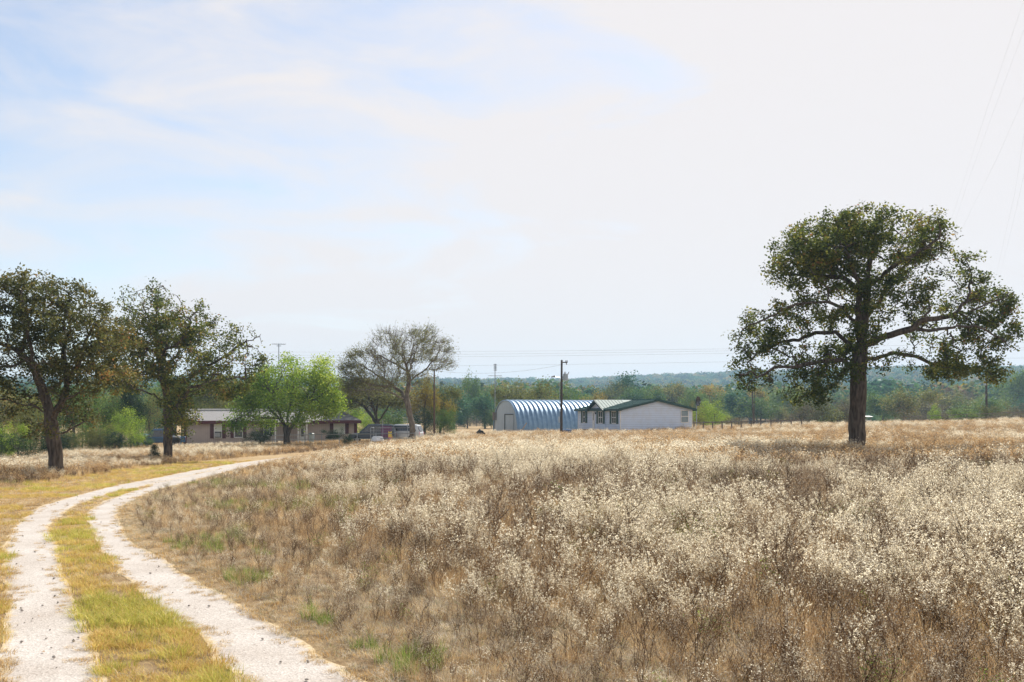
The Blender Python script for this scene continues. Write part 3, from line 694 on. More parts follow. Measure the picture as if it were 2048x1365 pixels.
# fill behind the left yard and brush along the far field
r = random.Random(14); A1, A2, A3 = [], [], []
for i in range(22):
    px = -120+i*33+r.uniform(-12, 12); D = r.uniform(122, 165); leaf = r.choice(['green', 'olive', 'green', 'teal', 'gold' if i % 3 == 0 else 'olive'])
    tp, w = r.uniform(755, 800), r.uniform(80, 120)
    A1.append((bgtree(px, tp, w, D, leaf, r.choice(['round', 'bush']), label='x', cat='tree', group='trees crowding behind the left yard'), px, leaf, w*D/F, (880-tp)*D/F))
for i in range(46):
    px = 880+i*27+r.uniform(-10, 10)
    if 1480 < px < 1590: continue
    D = r.uniform(205, 290); leaf = r.choice(['teal', 'green', 'olive', 'brushy', 'brushy']); tp, w = r.uniform(812, 832), r.uniform(38, 60)
    A2.append((bgtree(px, tp, w, D, leaf, 'bush', label='x', cat='shrub', group='undergrowth along the far field'), px, leaf, 1, 1))
# fill of woodland trees one can tell apart behind these
r = random.Random(4); k = 0
for i in range(120):
    px = r.uniform(860, 2120); D = r.uniform(270, 430)
    if px < 1100 and r.random() < .3: continue
    hgt = r.uniform(6.5, 11.5); x = (px-1024)/F*D; top = HY-(tz(x, D)+hgt-EYE)/D*F
    leaf = r.choice(['teal', 'teal', 'green', 'green', 'olive', 'brushy', 'gold' if r.random() < .5 else 'green'])
    w = hgt*r.uniform(.75, 1.15); kd = r.choice(['round', 'round', 'tall']); w = w*.62 if kd == 'tall' else w
    A3.append((bgtree(px, top, w/D*F, D, leaf, kd, label='x', cat='tree', group='woodland trees beyond the buildings', fine=False), px, leaf, w, hgt))
name_all(A1, 'tree in the growth'); name_all(A2, 'underbrush'); name_all(A3, 'woodland tree')

# ------------------------------------------------------------------ geometry-nodes scatter for uncountable stuff
def scatter(name, protos, x, y, scl, idx, label, cat, rng, tilt=.08, lift=0, z=None):
    col = bpy.data.collections.new(name+'_kinds')
    for i, me in enumerate(protos):
        o = bpy.data.objects.new('kind_%02d' % i, me); col.objects.link(o)
    n = len(x); z = (terr(x, y) if z is None else z)+lift
    me = bpy.data.meshes.new(name); me.vertices.add(n); me.vertices.foreach_set('co', np.stack([x, y, z], -1).astype(np.float32).ravel())
    rot = np.stack([rng.normal(0, tilt, n), rng.normal(0, tilt, n), rng.uniform(0, 6.283, n)], -1).astype(np.float32)
    a = me.attributes.new('rot', 'FLOAT_VECTOR', 'POINT'); a.data.foreach_set('vector', rot.ravel())
    a = me.attributes.new('scl', 'FLOAT', 'POINT'); a.data.foreach_set('value', np.asarray(scl, np.float32))
    a = me.attributes.new('idx', 'INT', 'POINT'); a.data.foreach_set('value', np.asarray(idx, np.int32))
    o = link(name, me); tag(o, label, cat, kind='stuff')
    g = bpy.data.node_groups.new(name+'_scatter', 'GeometryNodeTree')
    g.interface.new_socket('Geometry', in_out='INPUT', socket_type='NodeSocketGeometry'); g.interface.new_socket('Geometry', in_out='OUTPUT', socket_type='NodeSocketGeometry')
    gi = g.nodes.new('NodeGroupInput'); go = g.nodes.new('NodeGroupOutput'); ip = g.nodes.new('GeometryNodeInstanceOnPoints')
    ci = g.nodes.new('GeometryNodeCollectionInfo'); ci.inputs['Collection'].default_value = col; ci.inputs['Separate Children'].default_value = True; ci.inputs['Reset Children'].default_value = True
    ip.inputs['Pick Instance'].default_value = True
    def at(nm, ty):
        q = g.nodes.new('GeometryNodeInputNamedAttribute'); q.data_type = ty; q.inputs[0].default_value = nm; return q.outputs[0]
    lk = g.links.new; lk(gi.outputs[0], ip.inputs['Points']); lk(ci.outputs[0], ip.inputs['Instance'])
    lk(at('rot', 'FLOAT_VECTOR'), ip.inputs['Rotation']); lk(at('scl', 'FLOAT'), ip.inputs['Scale']); lk(at('idx', 'INT'), ip.inputs['Instance Index']); lk(ip.outputs[0], go.inputs[0])
    m = o.modifiers.new('scatter', 'NODES'); m.node_group = g
    return o
# far woodland on the hills
rng = np.random.default_rng(77)
def farproto(seed, leaf):
    rng = np.random.default_rng(seed); n = 330; k = rng.integers(5, 9)
    cs = np.stack([rng.normal(0, .26, k), rng.normal(0, .26, k), rng.uniform(.38, .85, k)], -1); ci = rng.integers(0, k, n)
    d = rng.normal(0, 1, (n, 3)); d /= np.linalg.norm(d, axis=1)[:, None]; cen = cs[ci]+d*rng.uniform(.6, 1, (n, 1))**.5*.24
    cen[:, 2] = np.abs(cen[:, 2])
    V, Q, T = leafquads(rng, cen, .12, np.clip(rng.normal(.5, .16, n), 0, 1), .5, .9); return fastmesh('far_crown', V, Q, mats=[M[leaf]], tint=T)
fps = [farproto(i, l) for i, l in enumerate(['mixed', 'mixed', 'mixed', 'dark', 'teal', 'olive', 'gold'])]
n = 30000; D = 350+1540*rng.uniform(0, 1, n)**.9; x = rng.uniform(-.62, .62, n)*D
keep = (fbm(x, D, 90, 9) > .42) | (D > 1300) | (rng.uniform(0, 1, n) < .5)
keep &= rng.uniform(0, 1, n) < .62
x, D = x[keep], D[keep]
scatter('distant_woodland', fps, x, D, rng.uniform(7, 16, len(x)), rng.choice(7, len(x), p=[.2, .2, .18, .15, .13, .08, .06]),
        'far woodland of mixed green and brown trees covering the hazy blue ridge', 'woodland', rng, .03)

# ------------------------------------------------------------------ weed and grass prototypes
def blade(rng, V, Q, T, p, d, h, w, lean, tint, seg=3):
    side = np.array([-d[1], d[0], 0.]); b = len(V)//1
    for i in range(seg+1):
        f = i/seg; c = p+np.array([d[0], d[1], 0])*lean*h*f*f+np.array([0, 0, 1])*h*f*(1-.35*lean*f)
        ww = w*(1-f*.85)*.5; V.append(c-side*ww); V.append(c+side*ww); T += [tint]*2
    for i in range(seg): Q.append((b+2*i, b+2*i+1, b+2*i+3, b+2*i+2))
def grass_proto(seed, mats, n, h, w, rad, lean=(.2, .9), hv=.4, probs=None):
    rng = np.random.default_rng(seed); V, Q, T, MI = [], [], [], []
    for _ in range(n):
        a = rng.uniform(0, 6.283); p = np.array([math.cos(a), math.sin(a), 0])*rad*math.sqrt(rng.uniform()); a2 = a+rng.normal(0, .8)
        q0 = len(Q); blade(rng, V, Q, T, p, (math.cos(a2), math.sin(a2)), h*rng.uniform(1-hv, 1+hv), w*rng.uniform(.7, 1.3), rng.uniform(*lean), np.clip(rng.normal(.5, .22), 0, 1))
        mi = rng.choice(len(mats), p=probs); MI += [mi]*(len(Q)-q0)
    return fastmesh('tuft', V, Q, mats=mats, mi=MI, tint=T)
def weed_proto(seed, H, nst, leaf, nfl, fs, spread=.22, stemr=.0035, nbr=9, leaflow=0, tone=.35, kk=3, asp=.7, btone=None):
    rng = np.random.default_rng(seed); V, Q, T, MI = [], [], [], []
    def tube(p, q, r0, r1, t):
        d = q-p; d = d/(np.linalg.norm(d)+1e-9); a = np.cross(d, [.3, .8, .1]); a /= np.linalg.norm(a); b2 = np.cross(d, a); b = len(V)
        for c, r_ in ((p, r0), (q, r1)):
            for j in range(kk): th = j*2*math.pi/kk; V.append(c+(a*math.cos(th)+b2*math.sin(th))*r_); T.append(t)
        for j in range(kk): Q.append((b+j, b+(j+1) % kk, b+kk+(j+1) % kk, b+kk+j)); MI.append(0)
    ends = []
    for s in range(nst):
        a = rng.uniform(0, 6.28); o = np.array([math.cos(a), math.sin(a), 0]); p = o*rng.uniform(0, .07); h = H*rng.uniform(.7, 1.12); lean = rng.uniform(.05, .4)
        pts = [p]; 
        for i in range(1, 5): pts.append(p+o*lean*h*(i/4)**1.6*.7+np.array([0, 0, h*.8*i/4])+rng.normal(0, .012, 3))
        t = np.clip(rng.normal(tone, .2), 0, 1)
        for i in range(4): tube(pts[i], pts[i+1], stemr*(1-.18*i), stemr*(.82-.18*i), t)
        for b in range(nbr):
            i = rng.uniform(1.4, 4); j = int(min(i, 3)); q = pts[j]+(pts[j+1]-pts[j])*(i-j); a2 = rng.uniform(0, 6.28)
            d = np.array([math.cos(a2)*.8, math.sin(a2)*.8, rng.uniform(.5, 1.4)]); d /= np.linalg.norm(d); ln = rng.uniform(.08, .24)*H/.7
            m = q+d*ln*.55+rng.normal(0, .01, 3); e = m+(d+[0, 0, .4])*ln*.5; tb = t if btone is None else btone; tube(q, m, stemr*.5, stemr*.4, tb); tube(m, e, stemr*.4, stemr*.3, tb); ends += [m, e, (m+e)/2]
    ends = np.array(ends); pw = np.clip(ends[:, 2]/ends[:, 2].max()-.25, .02, 1)**1.6; ci = rng.choice(len(ends), nfl, p=pw/pw.sum()); cen = ends[ci]+rng.normal(0, spread*.11, (nfl, 3))
    if leaflow:
        c2 = np.stack([rng.normal(0, .1, leaflow), rng.normal(0, .1, leaflow), rng.uniform(.02, H*.5, leaflow)], -1); cen = np.vstack([cen, c2])
    tt = np.clip(rng.normal(.5, .25, len(cen)), 0, 1); LV, LQ, LT = leafquads(rng, cen, fs, tt, .5, asp)
    b = len(V); V = np.vstack([np.array(V), LV]); Q = np.vstack([np.array(Q), LQ+b]); T = np.concatenate([T, LT]); MI = np.concatenate([MI, np.where(np.arange(len(LQ))//1 < nfl, 1, 2)])
    return fastmesh('weed', V, Q, mats=[M['stem'], leaf, M['greyleaf']], mi=MI, tint=T)
pale_near = [weed_proto(200+i, .62+.08*(i % 3), 4, M['fluff'], 400, .027, nbr=11, leaflow=26, tone=.2, spread=.11, asp=.42, btone=.9) for i in range(6)]
brown_near = [weed_proto(230+i, .62, 3, M['greyleaf'], 90, .018, nbr=9, leaflow=10, tone=.25, stemr=.004) for i in range(4)]
stalk = [weed_proto(250+i, .95, 3, M['greyleaf'], 26, .02, nbr=7, tone=.05, stemr=.0055) for i in range(3)]
forb = [weed_proto(255+i, .27+.05*i, 6, M['greyleaf'] if i < 3 else M['weedgreen'] if i == 3 else M['fluff'], 150, .019, nbr=9, leaflow=70, tone=.3, spread=.5) for i in range(5)]
straw_t = [grass_proto(260+i, [M['straw'], M['rust'], M['greyleaf']], 70, .20, .006, .2, lean=(.3, 1.5), probs=[.45, .25, .30]) for i in range(4)]
rust_t = [grass_proto(270+i, [M['rust'], M['straw'], M['stem']], 74, .22, .0055, .18, lean=(.2, 1.3), probs=[.60, .27, .13]) for i in range(4)]
thatch_t = [grass_proto(280+i, [M['thatch'], M['straw'], M['weedgreen']], 60, .14, .007, .2, lean=(.9, 2.2), probs=[.68, .24, .08]) for i in range(4)]
green_t = [grass_proto(290+i, [M['weedgreen'], M['straw']], 44, .24, .008, .12, probs=[.8, .2]) for i in range(3)]
gold_t = [grass_proto(300+i, [M['goldgrass'], M['orangegrass'], M['greengrass']], 90, .085, .006, .14, lean=(.3, 1.4), probs=[.55, .3, .15]) for i in range(4)]
lush_t = [grass_proto(310+i, [M['greengrass'], M['goldgrass']], 90, .10, .006, .14, lean=(.3, 1.3), probs=[.7, .3]) for i in range(3)]
dry_t = [grass_proto(320+i, [M['orangegrass'], M['thatch'], M['straw']], 80, .07, .006, .15, lean=(.6, 1.8), probs=[.45, .3, .25]) for i in range(3)]
pale_far = [weed_proto(330+i, .62, 5, M['fluff'], 180, .062, asp=.36, btone=.95, spread=.6, nbr=8, leaflow=14, tone=.5, stemr=.007) for i in range(4)]
brown_far = [weed_proto(340+i, .5, 5, M['rust'], 90, .05, spread=.8, nbr=7, leaflow=20, tone=.4, stemr=.008) for i in range(4)]
straw_far = [grass_proto(350+i, [M['straw'], M['rust'], M['orangegrass']], 60, .36, .018, .38, lean=(.1, .8), probs=[.5, .35, .15]) for i in range(4)]
grey_far = [weed_proto(360+i, .5, 5, M['greyleaf'], 90, .05, spread=.8, nbr=7, leaflow=20, tone=.4, stemr=.008) for i in range(3)]

rng = np.random.default_rng(99)
def cand(n, d0, d1, marg=6, power=1.0):
    """n candidate points between two distances, inside the seen wedge widened by a margin; density ~ distance^-power"""
    u = rng.uniform(0, 1, n)
    # area element grows with width; draw uniformly in area then thin
    D = d0+(d1-d0)*u; hw = D*.56+marg; w = hw/D**power; w /= w.max(); k = rng.uniform(0, 1, n) < w
    D = D[k]; x = rng.uniform(-1, 1, len(D))*(D*.56+marg); return x, D
def blob(x, y, items):
    """soft patches centred on ground points: (px, py, half width px, half depth px, amount)"""
    pyy = HY+(EYE-terr(x, y))/y*F; pxx = 1024+x/y*F; s = np.zeros(len(x))
    for cx, cy, rx, ry, a in items: s += a*np.exp(-((pxx-cx)/rx)**2-((pyy-cy)/ry)**2)
    return s
PALE = [(1450,1200,600,110,.45),(1900,1080,260,120,.45),(1000,925,260,28,.5),(1040,985,170,35,.35),(820,1010,200,40,.25),(1500,1020,300,40,.25),(150,905,200,18,.5),(450,897,160,10,.5),(1100,878,500,9,.45),(1350,890,250,10,-.2),(900,1120,80,40,.2),
        (700,905,160,14,-.5),(1700,930,420,26,-.5),(1750,975,250,25,-.25),(420,1000,150,50,-.35),(640,1100,160,30,-.2),(700,1240,260,80,-.6),(1000,1330,350,60,-.35),(560,930,140,14,-.3),(1800,885,400,14,-.3),(1450,870,200,7,-.3),(350,955,200,14,-.4),(1250,1010,160,22,-.25)]
RUST = [(860,905,220,14,.6),(1500,940,350,25,.4),(650,1090,200,35,.4),(1150,1310,250,60,.35),(1400,1340,120,40,.4),(1100,1060,260,35,.3),(300,1040,100,50,.2),(1900,930,200,30,.3),(1400,868,250,8,.4)]
def zones(x, y):
    inL, inR, inB, inM = [inpoly(x, y, p) for p in (polyL, polyR, polyB, polyM)]
    track = inL | inR | inB
    dl = pdist(x, y, edge_left); dr = pdist(x, y, edge_right)
    allp = np.vstack([sLL, sBL, sBR[::-1], sRR[::-1]]); inside = inpoly(x, y, allp)
    left = ~inside & (dl < dr)
    return track, inM & ~track, left, dl, dr
def golden_width(y): return 1.0+2.4*sm(12, 30, y)
def add_field(name, d0, d1, n, power, near, smul, label, cat):
    x, y = cand(n, d0, d1, 6, power)
    track, med, left, dl, dr = zones(x, y)
    de = np.where(left, dl, dr)
    verge = np.where(left, golden_width(y), .32)
    verge = verge*(.6+.8*fbm(x, y, 1.7, 31))
    ok = ~track & ~med & (de > verge)
    # bases of the building sites stay clear
    hx, hy = x-11.8, y-109; a = math.radians(22); lx = hx*math.cos(a)+hy*math.sin(a); ly = -hx*math.sin(a)+hy*math.cos(a)
    ok &= ~((lx > -.2) & (lx < 9.4) & (ly > -.2) & (ly < 13.2))
    ok &= ~((y > 106) & (x < -14) & (x > -37))
    ok &= ~((y > 121) & (x > -1.5) & (x < 11))
    x, y, left, de = x[ok], y[ok], left[ok], de[ok]
    p = .46+2.6*(fbm(x, y, 9, 41)-.5)+1.8*(fbm(x, y, 2.2, 43)-.5)+blob(x, y, PALE)
    q = .35+2.2*(fbm(x, y, 7, 51)-.5)+blob(x, y, RUST)
    r1 = rng.uniform(0, 1, len(x)); r2 = rng.uniform(0, 1, len(x)); idx = np.zeros(len(x), int); sc = rng.uniform(.7, 1.2, len(x))
    edge = np.clip(.28+.72*(de-.7)/np.where(y > 16, 6.5, 3.6), .28, 1)*(.52+.8*fbm(x, y, 4.5, 91))                   # plants get lower towards the drive
    if near:
        protos = pale_near+brown_near+stalk+straw_t+rust_t+thatch_t+green_t+forb     # 0-5 6-9 10-12 13-16 17-20 21-24 25-27
        pa = .006+.11*sm(.46, 1.1, p); a = r1 < pa; pa = pa+.035*(y < 11)*(x > -.5); b = ~a & (r1 < pa+.10); c = ~a & ~b & (r2 < .012+.02*(y < 11)*(x > -1))
        idx[:] = 13+rng.integers(0, 4, len(x)); g2 = (r2 < .06+np.clip(q, 0, .45)); idx[g2] = 17+rng.integers(0, 4, g2.sum())
        g3 = (r2 > .66) | (de < 2.2) & (r2 > .35); idx[g3] = 21+rng.integers(0, 4, g3.sum())
        g4 = (fbm(x, y, 3.2, 61) > .66) & (r2 > .6); g4 |= (blob(x, y, [(780,1330,150,40,1.0),(640,1240,60,40,.6),(490,1160,60,20,.8),(2000,1290,60,40,.5)]) > .45) & (r2 > .35)
        idx[g4] = 25+rng.integers(0, 3, g4.sum())
        r3 = rng.uniform(0, 1, len(x)); fb = r3 < .045+.05*(de < 3); idx[fb] = 28+rng.choice(5, fb.sum(), p=[.25, .25, .2, .08, .22])
        idx[a] = rng.integers(0, 6, a.sum()); idx[b] = 6+rng.integers(0, 4, b.sum()); idx[c] = 10+rng.integers(0, 3, c.sum())
        sc = sc*np.where(a | b | c, edge, np.clip(edge*1.2, .5, 1.1))*smul
    else:
        protos = pale_far+brown_far+straw_far+grey_far   # 0-3 4-7 8-11 12-14
        a = r1 < .03+.42*sm(.50, 1.0, p)
        idx[:] = 8+rng.integers(0, 4, len(x)); g2 = r2 < .22+np.clip(q, 0, .6)*.8; idx[g2] = 4+rng.integers(0, 4, g2.sum()); g3 = (r2 > .76); idx[g3] = 12+rng.integers(0, 3, g3.sum())
        idx[a] = rng.integers(0, 4, a.sum()); sc = sc*smul*(.5+.75*fbm(x, y, 6, 92))*np.clip(.35+de/9, .35, 1)*(1-.42*sm(-8, -14, x)*sm(72, 88, y))*np.where(left & (y < 70), .85, 1)
    scatter(name, protos, x, y, sc, idx, label, cat, rng)
    print(name, len(x))
add_field('dry_weeds', 4.5, 34, 92000, .8, True, 1.0, 'pale topped dry weeds and rusty grass filling the near field', 'weeds')
add_field('field_weeds', 33, 122, 66000, .45, False, 1.05, 'cream and brown dry weeds covering the far half of the field', 'weeds')
# short golden grass: middle strip and verges
x, y = cand(150000, 3.2, 62, 3, 1.3); track, med, left, dl, dr = zones(x, y); de = np.where(left, dl, dr)
jit = (fbm(x, y, .6, 71)-.5)*.25
inb = inpoly(x, y, polyB)
strip_b = inb & (np.abs(pdist(x, y, sBL)-pdist(x, y, sBR)) < .16) & (rng.uniform(0, 1, len(x)) < .45)
lv = left & (de < golden_width(y)*1.15) & ~track; rv = ~left & ~med & ~track & (de < .8)
edgek = track & (np.minimum.reduce([pdist(x, y, s) for s in (sLL, sLR, sRL, sRR)]) < .13+jit*1.3) & ~inb & (rng.uniform(0, 1, len(x)) < .75)
med = med & (np.minimum(pdist(x, y, sLR), pdist(x, y, sRL)) > .10*(fbm(x, y, .5, 73)-.35))
sel = med | lv | rv | strip_b | edgek; x, y, med, left, de, rv, strip_b, edgek = [a[sel] for a in (x, y, med, left, de, rv, strip_b, edgek)]
gr = fbm(x, y, 1.5, 81); r1 = rng.uniform(0, 1, len(x)); idx = rng.integers(0, 4, len(x))
protos = gold_t+lush_t+dry_t+thatch_t       # 0-3 4-6 7-9 10-13
lush = (gr+.12*(r1-.5) > np.where(left, .66, .57)) & (med | left); idx[lush] = 4+rng.integers(0, 3, lush.sum()); rg = rv & (r1 > .3); idx[rg] = 7+rng.integers(0, 3, rg.sum())
dry = ((gr+.15*(r1-.5) < .42) | strip_b | edgek | (left & (y > 30) & (r1 < .5))); idx[dry] = 7+rng.integers(0, 3, dry.sum())
th = (rv & (r1 < .62)) | (med & (gr < .36) & (r1 < .5)); idx[th] = 10+rng.integers(0, 4, th.sum())
sc = rng.uniform(.7, 1.25, len(x))*np.where(lush, .75, .68)*np.where(edgek | strip_b, .5, 1)*np.where(idx >= 10, .55, 1)*(1+.9*sm(20, 45, y))
scatter('verge_grass', protos, x, y, sc, idx, 'short golden and green grass between the wheel ruts and along the drive', 'grass', rng, lift=.004); print('verge', len(x))
# fallen leaves and stones on the gravel
x, y = cand(2200, 3.2, 40, 0, .9); track = zones(x, y)[0]; x, y = x[track], y[track]
lv = []
for i in range(3):
    r_ = np.random.default_rng(400+i); V, Q, T = leafquads(r_, np.array([[0, 0, .012]]), .045, np.array([.5]), 3); lv.append(fastmesh('leaf', V, Q, mats=[M['stem']], tint=T))
def pebble(seed):
    r_ = np.random.default_rng(seed); V = []; Q = []
    for i in range(4):
        for j in range(7):
            t = math.pi*(i+.5)/4; a = j*2*math.pi/7; V.append(np.array([math.sin(t)*math.cos(a)*1.2, math.sin(t)*math.sin(a), .6*math.cos(t)])*.011*r_.uniform(.8, 1.15)+[0, 0, .006])
    for i in range(3):
        for j in range(7): Q.append((i*7+j, i*7+(j+1) % 7, (i+1)*7+(j+1) % 7, (i+1)*7+j))
    return fastmesh('pebble', V, Q, mats=[M['gravel']], tint=np.ones(len(V)))
pr = lv+[pebble(9), pebble(10), pebble(12)]
scatter('track_litter', pr, x, y, rng.uniform(.5, 1.3, len(x)), rng.choice(6, len(x), p=[.04, .04, .02, .3, .3, .3]), 'brown fallen leaves and loose pebbles scattered on the pale gravel ruts', 'leaf litter', rng, .3, lift=.010)

# ------------------------------------------------------------------ building materials
M['white_siding'] = linemat('white_lap_siding', (.60, .70, .86), (.35, .43, .56), 'Z', .2, .55, .5, (.45, .45, .45))
M['tan_siding'] = linemat('tan_grooved_siding', (.46, .385, .345), (.30, .24, .21), 'X', .2, .8, .5, (.26, .21, .19))
M['green_roof'] = noisemat('green_metal_roof', (.012, .065, .060), (.020, .095, .085), 3, .62, 0, .0, spec=.25)
M['green_trim'] = flat('dark_green_trim', (.012, .05, .045), .5)
M['shutter_green'] = linemat('dark_green_shutter', (.02, .07, .065), (.008, .03, .03), 'Z', .09, .5, .5, (.02, .06, .06))
M['maroon'] = flat('maroon_paint', (.10, .022, .025), .6)
M['shutter_maroon'] = linemat('maroon_shutter', (.085, .02, .022), (.035, .01, .01), 'Z', .09, .6, .5, (.07, .02, .02))
M['white'] = flat('white_paint', (.78, .78, .77), .5)
M['shingle'] = noisemat('grey_shingle', (.16, .155, .155), (.30, .285, .28), 22, .85, .5, stretch=(1, 3, 3))
M['ridge'] = flat('pale_ridge_glare', (.7, .7, .68), .35, .3)  # pale colour paints the sun glare along the tan house ridge
M['glass'] = noisemat('window_glass', (.02, .03, .035), (.05, .07, .075), .8, .08, 0, spec=.8)
M['blind'] = linemat('pale_blinds', (.62, .66, .58), (.40, .44, .38), 'Z', .06, .5, .3, (.5, .5, .42))
M['paneblue'] = noisemat('blue_grey_pane', (.14, .20, .23), (.24, .31, .34), 1.2, .2, 0, spec=.6)
M['galv'] = noisemat('galvanised_steel', (.13, .22, .32), (.20, .31, .43), 2, .42, .0, .35, spec=.5)
M['galv_end'] = linemat('corrugated_end_wall', (.40, .47, .52), (.20, .26, .31), 'Y', .26, .5, .8, (.30, .33, .34))
M['dark'] = flat('dark_parts_and_shade', (.02, .02, .02), .9)  # near-black for dark fittings, and for painted shade below the white house
M['wood'] = noisemat('weathered_pole_wood', (.035, .028, .024), (.10, .08, .065), 9, .9, .4, stretch=(4, 4, .4))
M['brownwood'] = noisemat('brown_pole_wood', (.07, .045, .035), (.15, .10, .075), 9, .9, .4, stretch=(4, 4, .4))
M['plank'] = noisemat('pale_plank_wood', (.26, .20, .14), (.46, .36, .26), 7, .9, .3, stretch=(3, 3, .5))
M['steel'] = flat('grey_steel', (.30, .33, .36), .4, .7)
M['transformer'] = flat('pale_grey_enamel', (.34, .42, .48), .45)
M['wire'] = flat('weathered_wire', (.30, .30, .32), .6)
M['ceramic'] = flat('brown_ceramic', (.10, .06, .05), .3)
M['rubber'] = flat('black_rubber', (.02, .02, .02), .85)
M['carglass'] = noisemat('tinted_glass', (.012, .014, .018), (.03, .035, .04), 1, .08, 0, spec=.9)
M['fencewood'] = noisemat('grey_rail_wood', (.08, .07, .06), (.22, .19, .16), 5, .9, .3)
def paint(name, c, r=.25): return noisemat(name, tuple(q*.85 for q in c), c, 2, r, 0, .2, spec=.6)
M['silver'] = paint('silver_paint', (.36, .42, .47)); M['navy'] = paint('navy_paint', (.05, .07, .10)); M['blue'] = paint('blue_paint', (.03, .09, .19)); M['carwhite'] = paint('white_car_paint', (.60, .64, .68))
M['tealtank'] = noisemat('teal_sheeting', (.06, .15, .19), (.14, .27, .32), 4, .5, 0)
M['yellowp'] = flat('yellow_plastic', (.75, .58, .10), .4); M['pinkp'] = flat('pink_plastic', (.62, .14, .22), .4); M['purplep'] = flat('purple_cloth', (.16, .06, .14), .8); M['tanp'] = flat('tan_board', (.34, .22, .13), .8)

def window(parent, name_mat, frame_mat, x0, x1, z0, z1, face, off, shut=None, shw=.32, panes=1, depth=.06, lab=None, upper=None):
    """window in the plane  face='y' (wall along x, outside toward -y) or 'x' (wall along y, outside toward -x); x0..x1 runs along the wall"""
    def bx(m, a0, a1, d0, d1, z0, z1):
        if face == 'y': m.box(a0, a1, off-d1, off-d0, z0, z1)
        else: m.box(off-d1, off-d0, a0, a1, z0, z1)
    t = .07
    m = MB(); bx(m, x0, x1, 0, depth, z1-t, z1); bx(m, x0, x1, 0, depth, z0, z0+t); bx(m, x0, x0+t, 0, depth-.003, z0+t, z1-t); bx(m, x1-t, x1, 0, depth-.003, z0+t, z1-t)
    zm = (z0+z1)/2; bx(m, x0+t, x1-t, .0, depth-.006, zm-.035, zm+.035)
    if panes > 1: bx(m, (x0+x1)/2-.025, (x0+x1)/2+.025, .0, depth-.009, z0+t, z1-t)
    w = m.build('window', frame_mat, parent)
    g_ = MB(); bx(g_, x0+t, x1-t, .004, .022, z0+t, zm-.036); g_.build('pane', name_mat, w)
    g_ = MB(); bx(g_, x0+t, x1-t, .004, .022, zm+.036, z1-t); g_.build('pane', upper or name_mat, w)
    if shut:
        for a0, a1 in ((x0-shw-.02, x0-.02), (x1+.02, x1+shw+.02)):
            s_ = MB(); bx(s_, a0, a1, .003, .045, z0-.02, z1+.02); 
            bx(s_, a0, a0+.05, .045, .06, z0-.02, z1+.02); bx(s_, a1-.05, a1, .045, .06, z0-.02, z1+.02); s_.build('shutter', shut, parent)
    return w

# ------------------------------------------------------------------ white house with green roof
N0 = pxw(1240.6, 861, 109.); gz = tz(N0.x, 109.); wh = thing('white_house', 'white sided single storey house with green metal roof right of the arched barn', 'house', (N0.x, 109., gz), math.radians(22))
Wd, Ln = 9.1, 12.8; zb = EYE-31*109/F-gz; ze = EYE+11.6*109/F-gz; zr = EYE+29.0*111/F-gz
def s_at(px): k = (px-1024)/F; return (N0.x-k*109.)/(math.sin(math.radians(22))+k*math.cos(math.radians(22)))
Ln = s_at(1156.4)
m = MB(); m.box(0, Wd, 0, Ln, zb, ze); m.slab([(0, 0, ze), (Wd, 0, ze), (Wd/2, 0, zr)], (0, Ln, 0)); m.build('wall', M['white_siding'], wh)
m = MB(); m.box(.08, Wd-.08, .08, Ln-.08, -.6, zb); m.build('skirting', M['dark'], wh)  # near-black colour paints the shade under the house onto the skirting
for x, y in ((-.025, -.025), (Wd-.075, -.025), (-.025, Ln-.075)):
    MB().box(x, x+.1, y, y+.1, zb-.02, ze-.01).build('corner_trim', M['white'], wh)
oh = .38; oy = .35; th = .12; sl = (zr-ze)/(Wd/2)
rf = MB()
for sgn in (-1, 1):
    xe = Wd/2+sgn*(Wd/2+oh); zz = ze-oh*sl
    rf.slab([(Wd/2, -oy, zr+.02), (xe, -oy, zz+.02), (xe, Ln+oy, zz+.02), (Wd/2, Ln+oy, zr+.02)], (0, 0, .10))
    y = -oy+.05
    while y < Ln+oy:                       # standing seams
        rf.slab([(Wd/2, y, zr+.12), (xe, y, zz+.12), (xe, y+.04, zz+.12), (Wd/2, y+.04, zr+.12)], (0, 0, .035)); y += .45
roof = rf.build('roof', M['green_roof'], wh)
MB().box(Wd/2-.16, Wd/2+.16, -oy-.01, Ln+oy+.01, zr+.10, zr+.17).build('ridge_cap', M['green_roof'], roof)
fa = MB()
for sgn in (-1, 1):
    xe = Wd/2+sgn*(Wd/2+oh); zz = ze-oh*sl
    for y in (-oy-.03, Ln+oy): fa.slab([(Wd/2, y, zr+.11), (xe, y, zz+.11), (xe, y, zz-.13), (Wd/2, y, zr-.13)], (0, .03, 0))
fa.box(-oh-.03, -oh, -oy, Ln+oy, ze-oh*sl-.13, ze-oh*sl+.11); fa.box(Wd+oh, Wd+oh+.03, -oy, Ln+oy, ze-oh*sl-.13, ze-oh*sl+.11)
fa.box(-oh, 0, -oy, Ln+oy, ze-oh*sl-.10, ze-oh*sl-.06); fa.build('fascia', M['green_trim'], wh)
sn, cs_ = math.sin(math.radians(22)), math.cos(math.radians(22))
def s_at(px): k = (px-1024)/F; return (N0.x-k*109.)/(sn+k*cs_)
a, b = s_at(1212), s_at(1181.5); mid = (a+b)/2; zc = zr-.05; hw = (b-a)/2+.1
m = MB(); m.slab([(-.12, a, ze-.02), (-.12, b, ze-.02), (-.12, mid, zc-.12)], (1.6, 0, 0)); m.box(-.12, -.003, a, b, zb, ze-.02); m.build('entry_gable', M['white_siding'], wh)
cg = MB(); xo = -.55
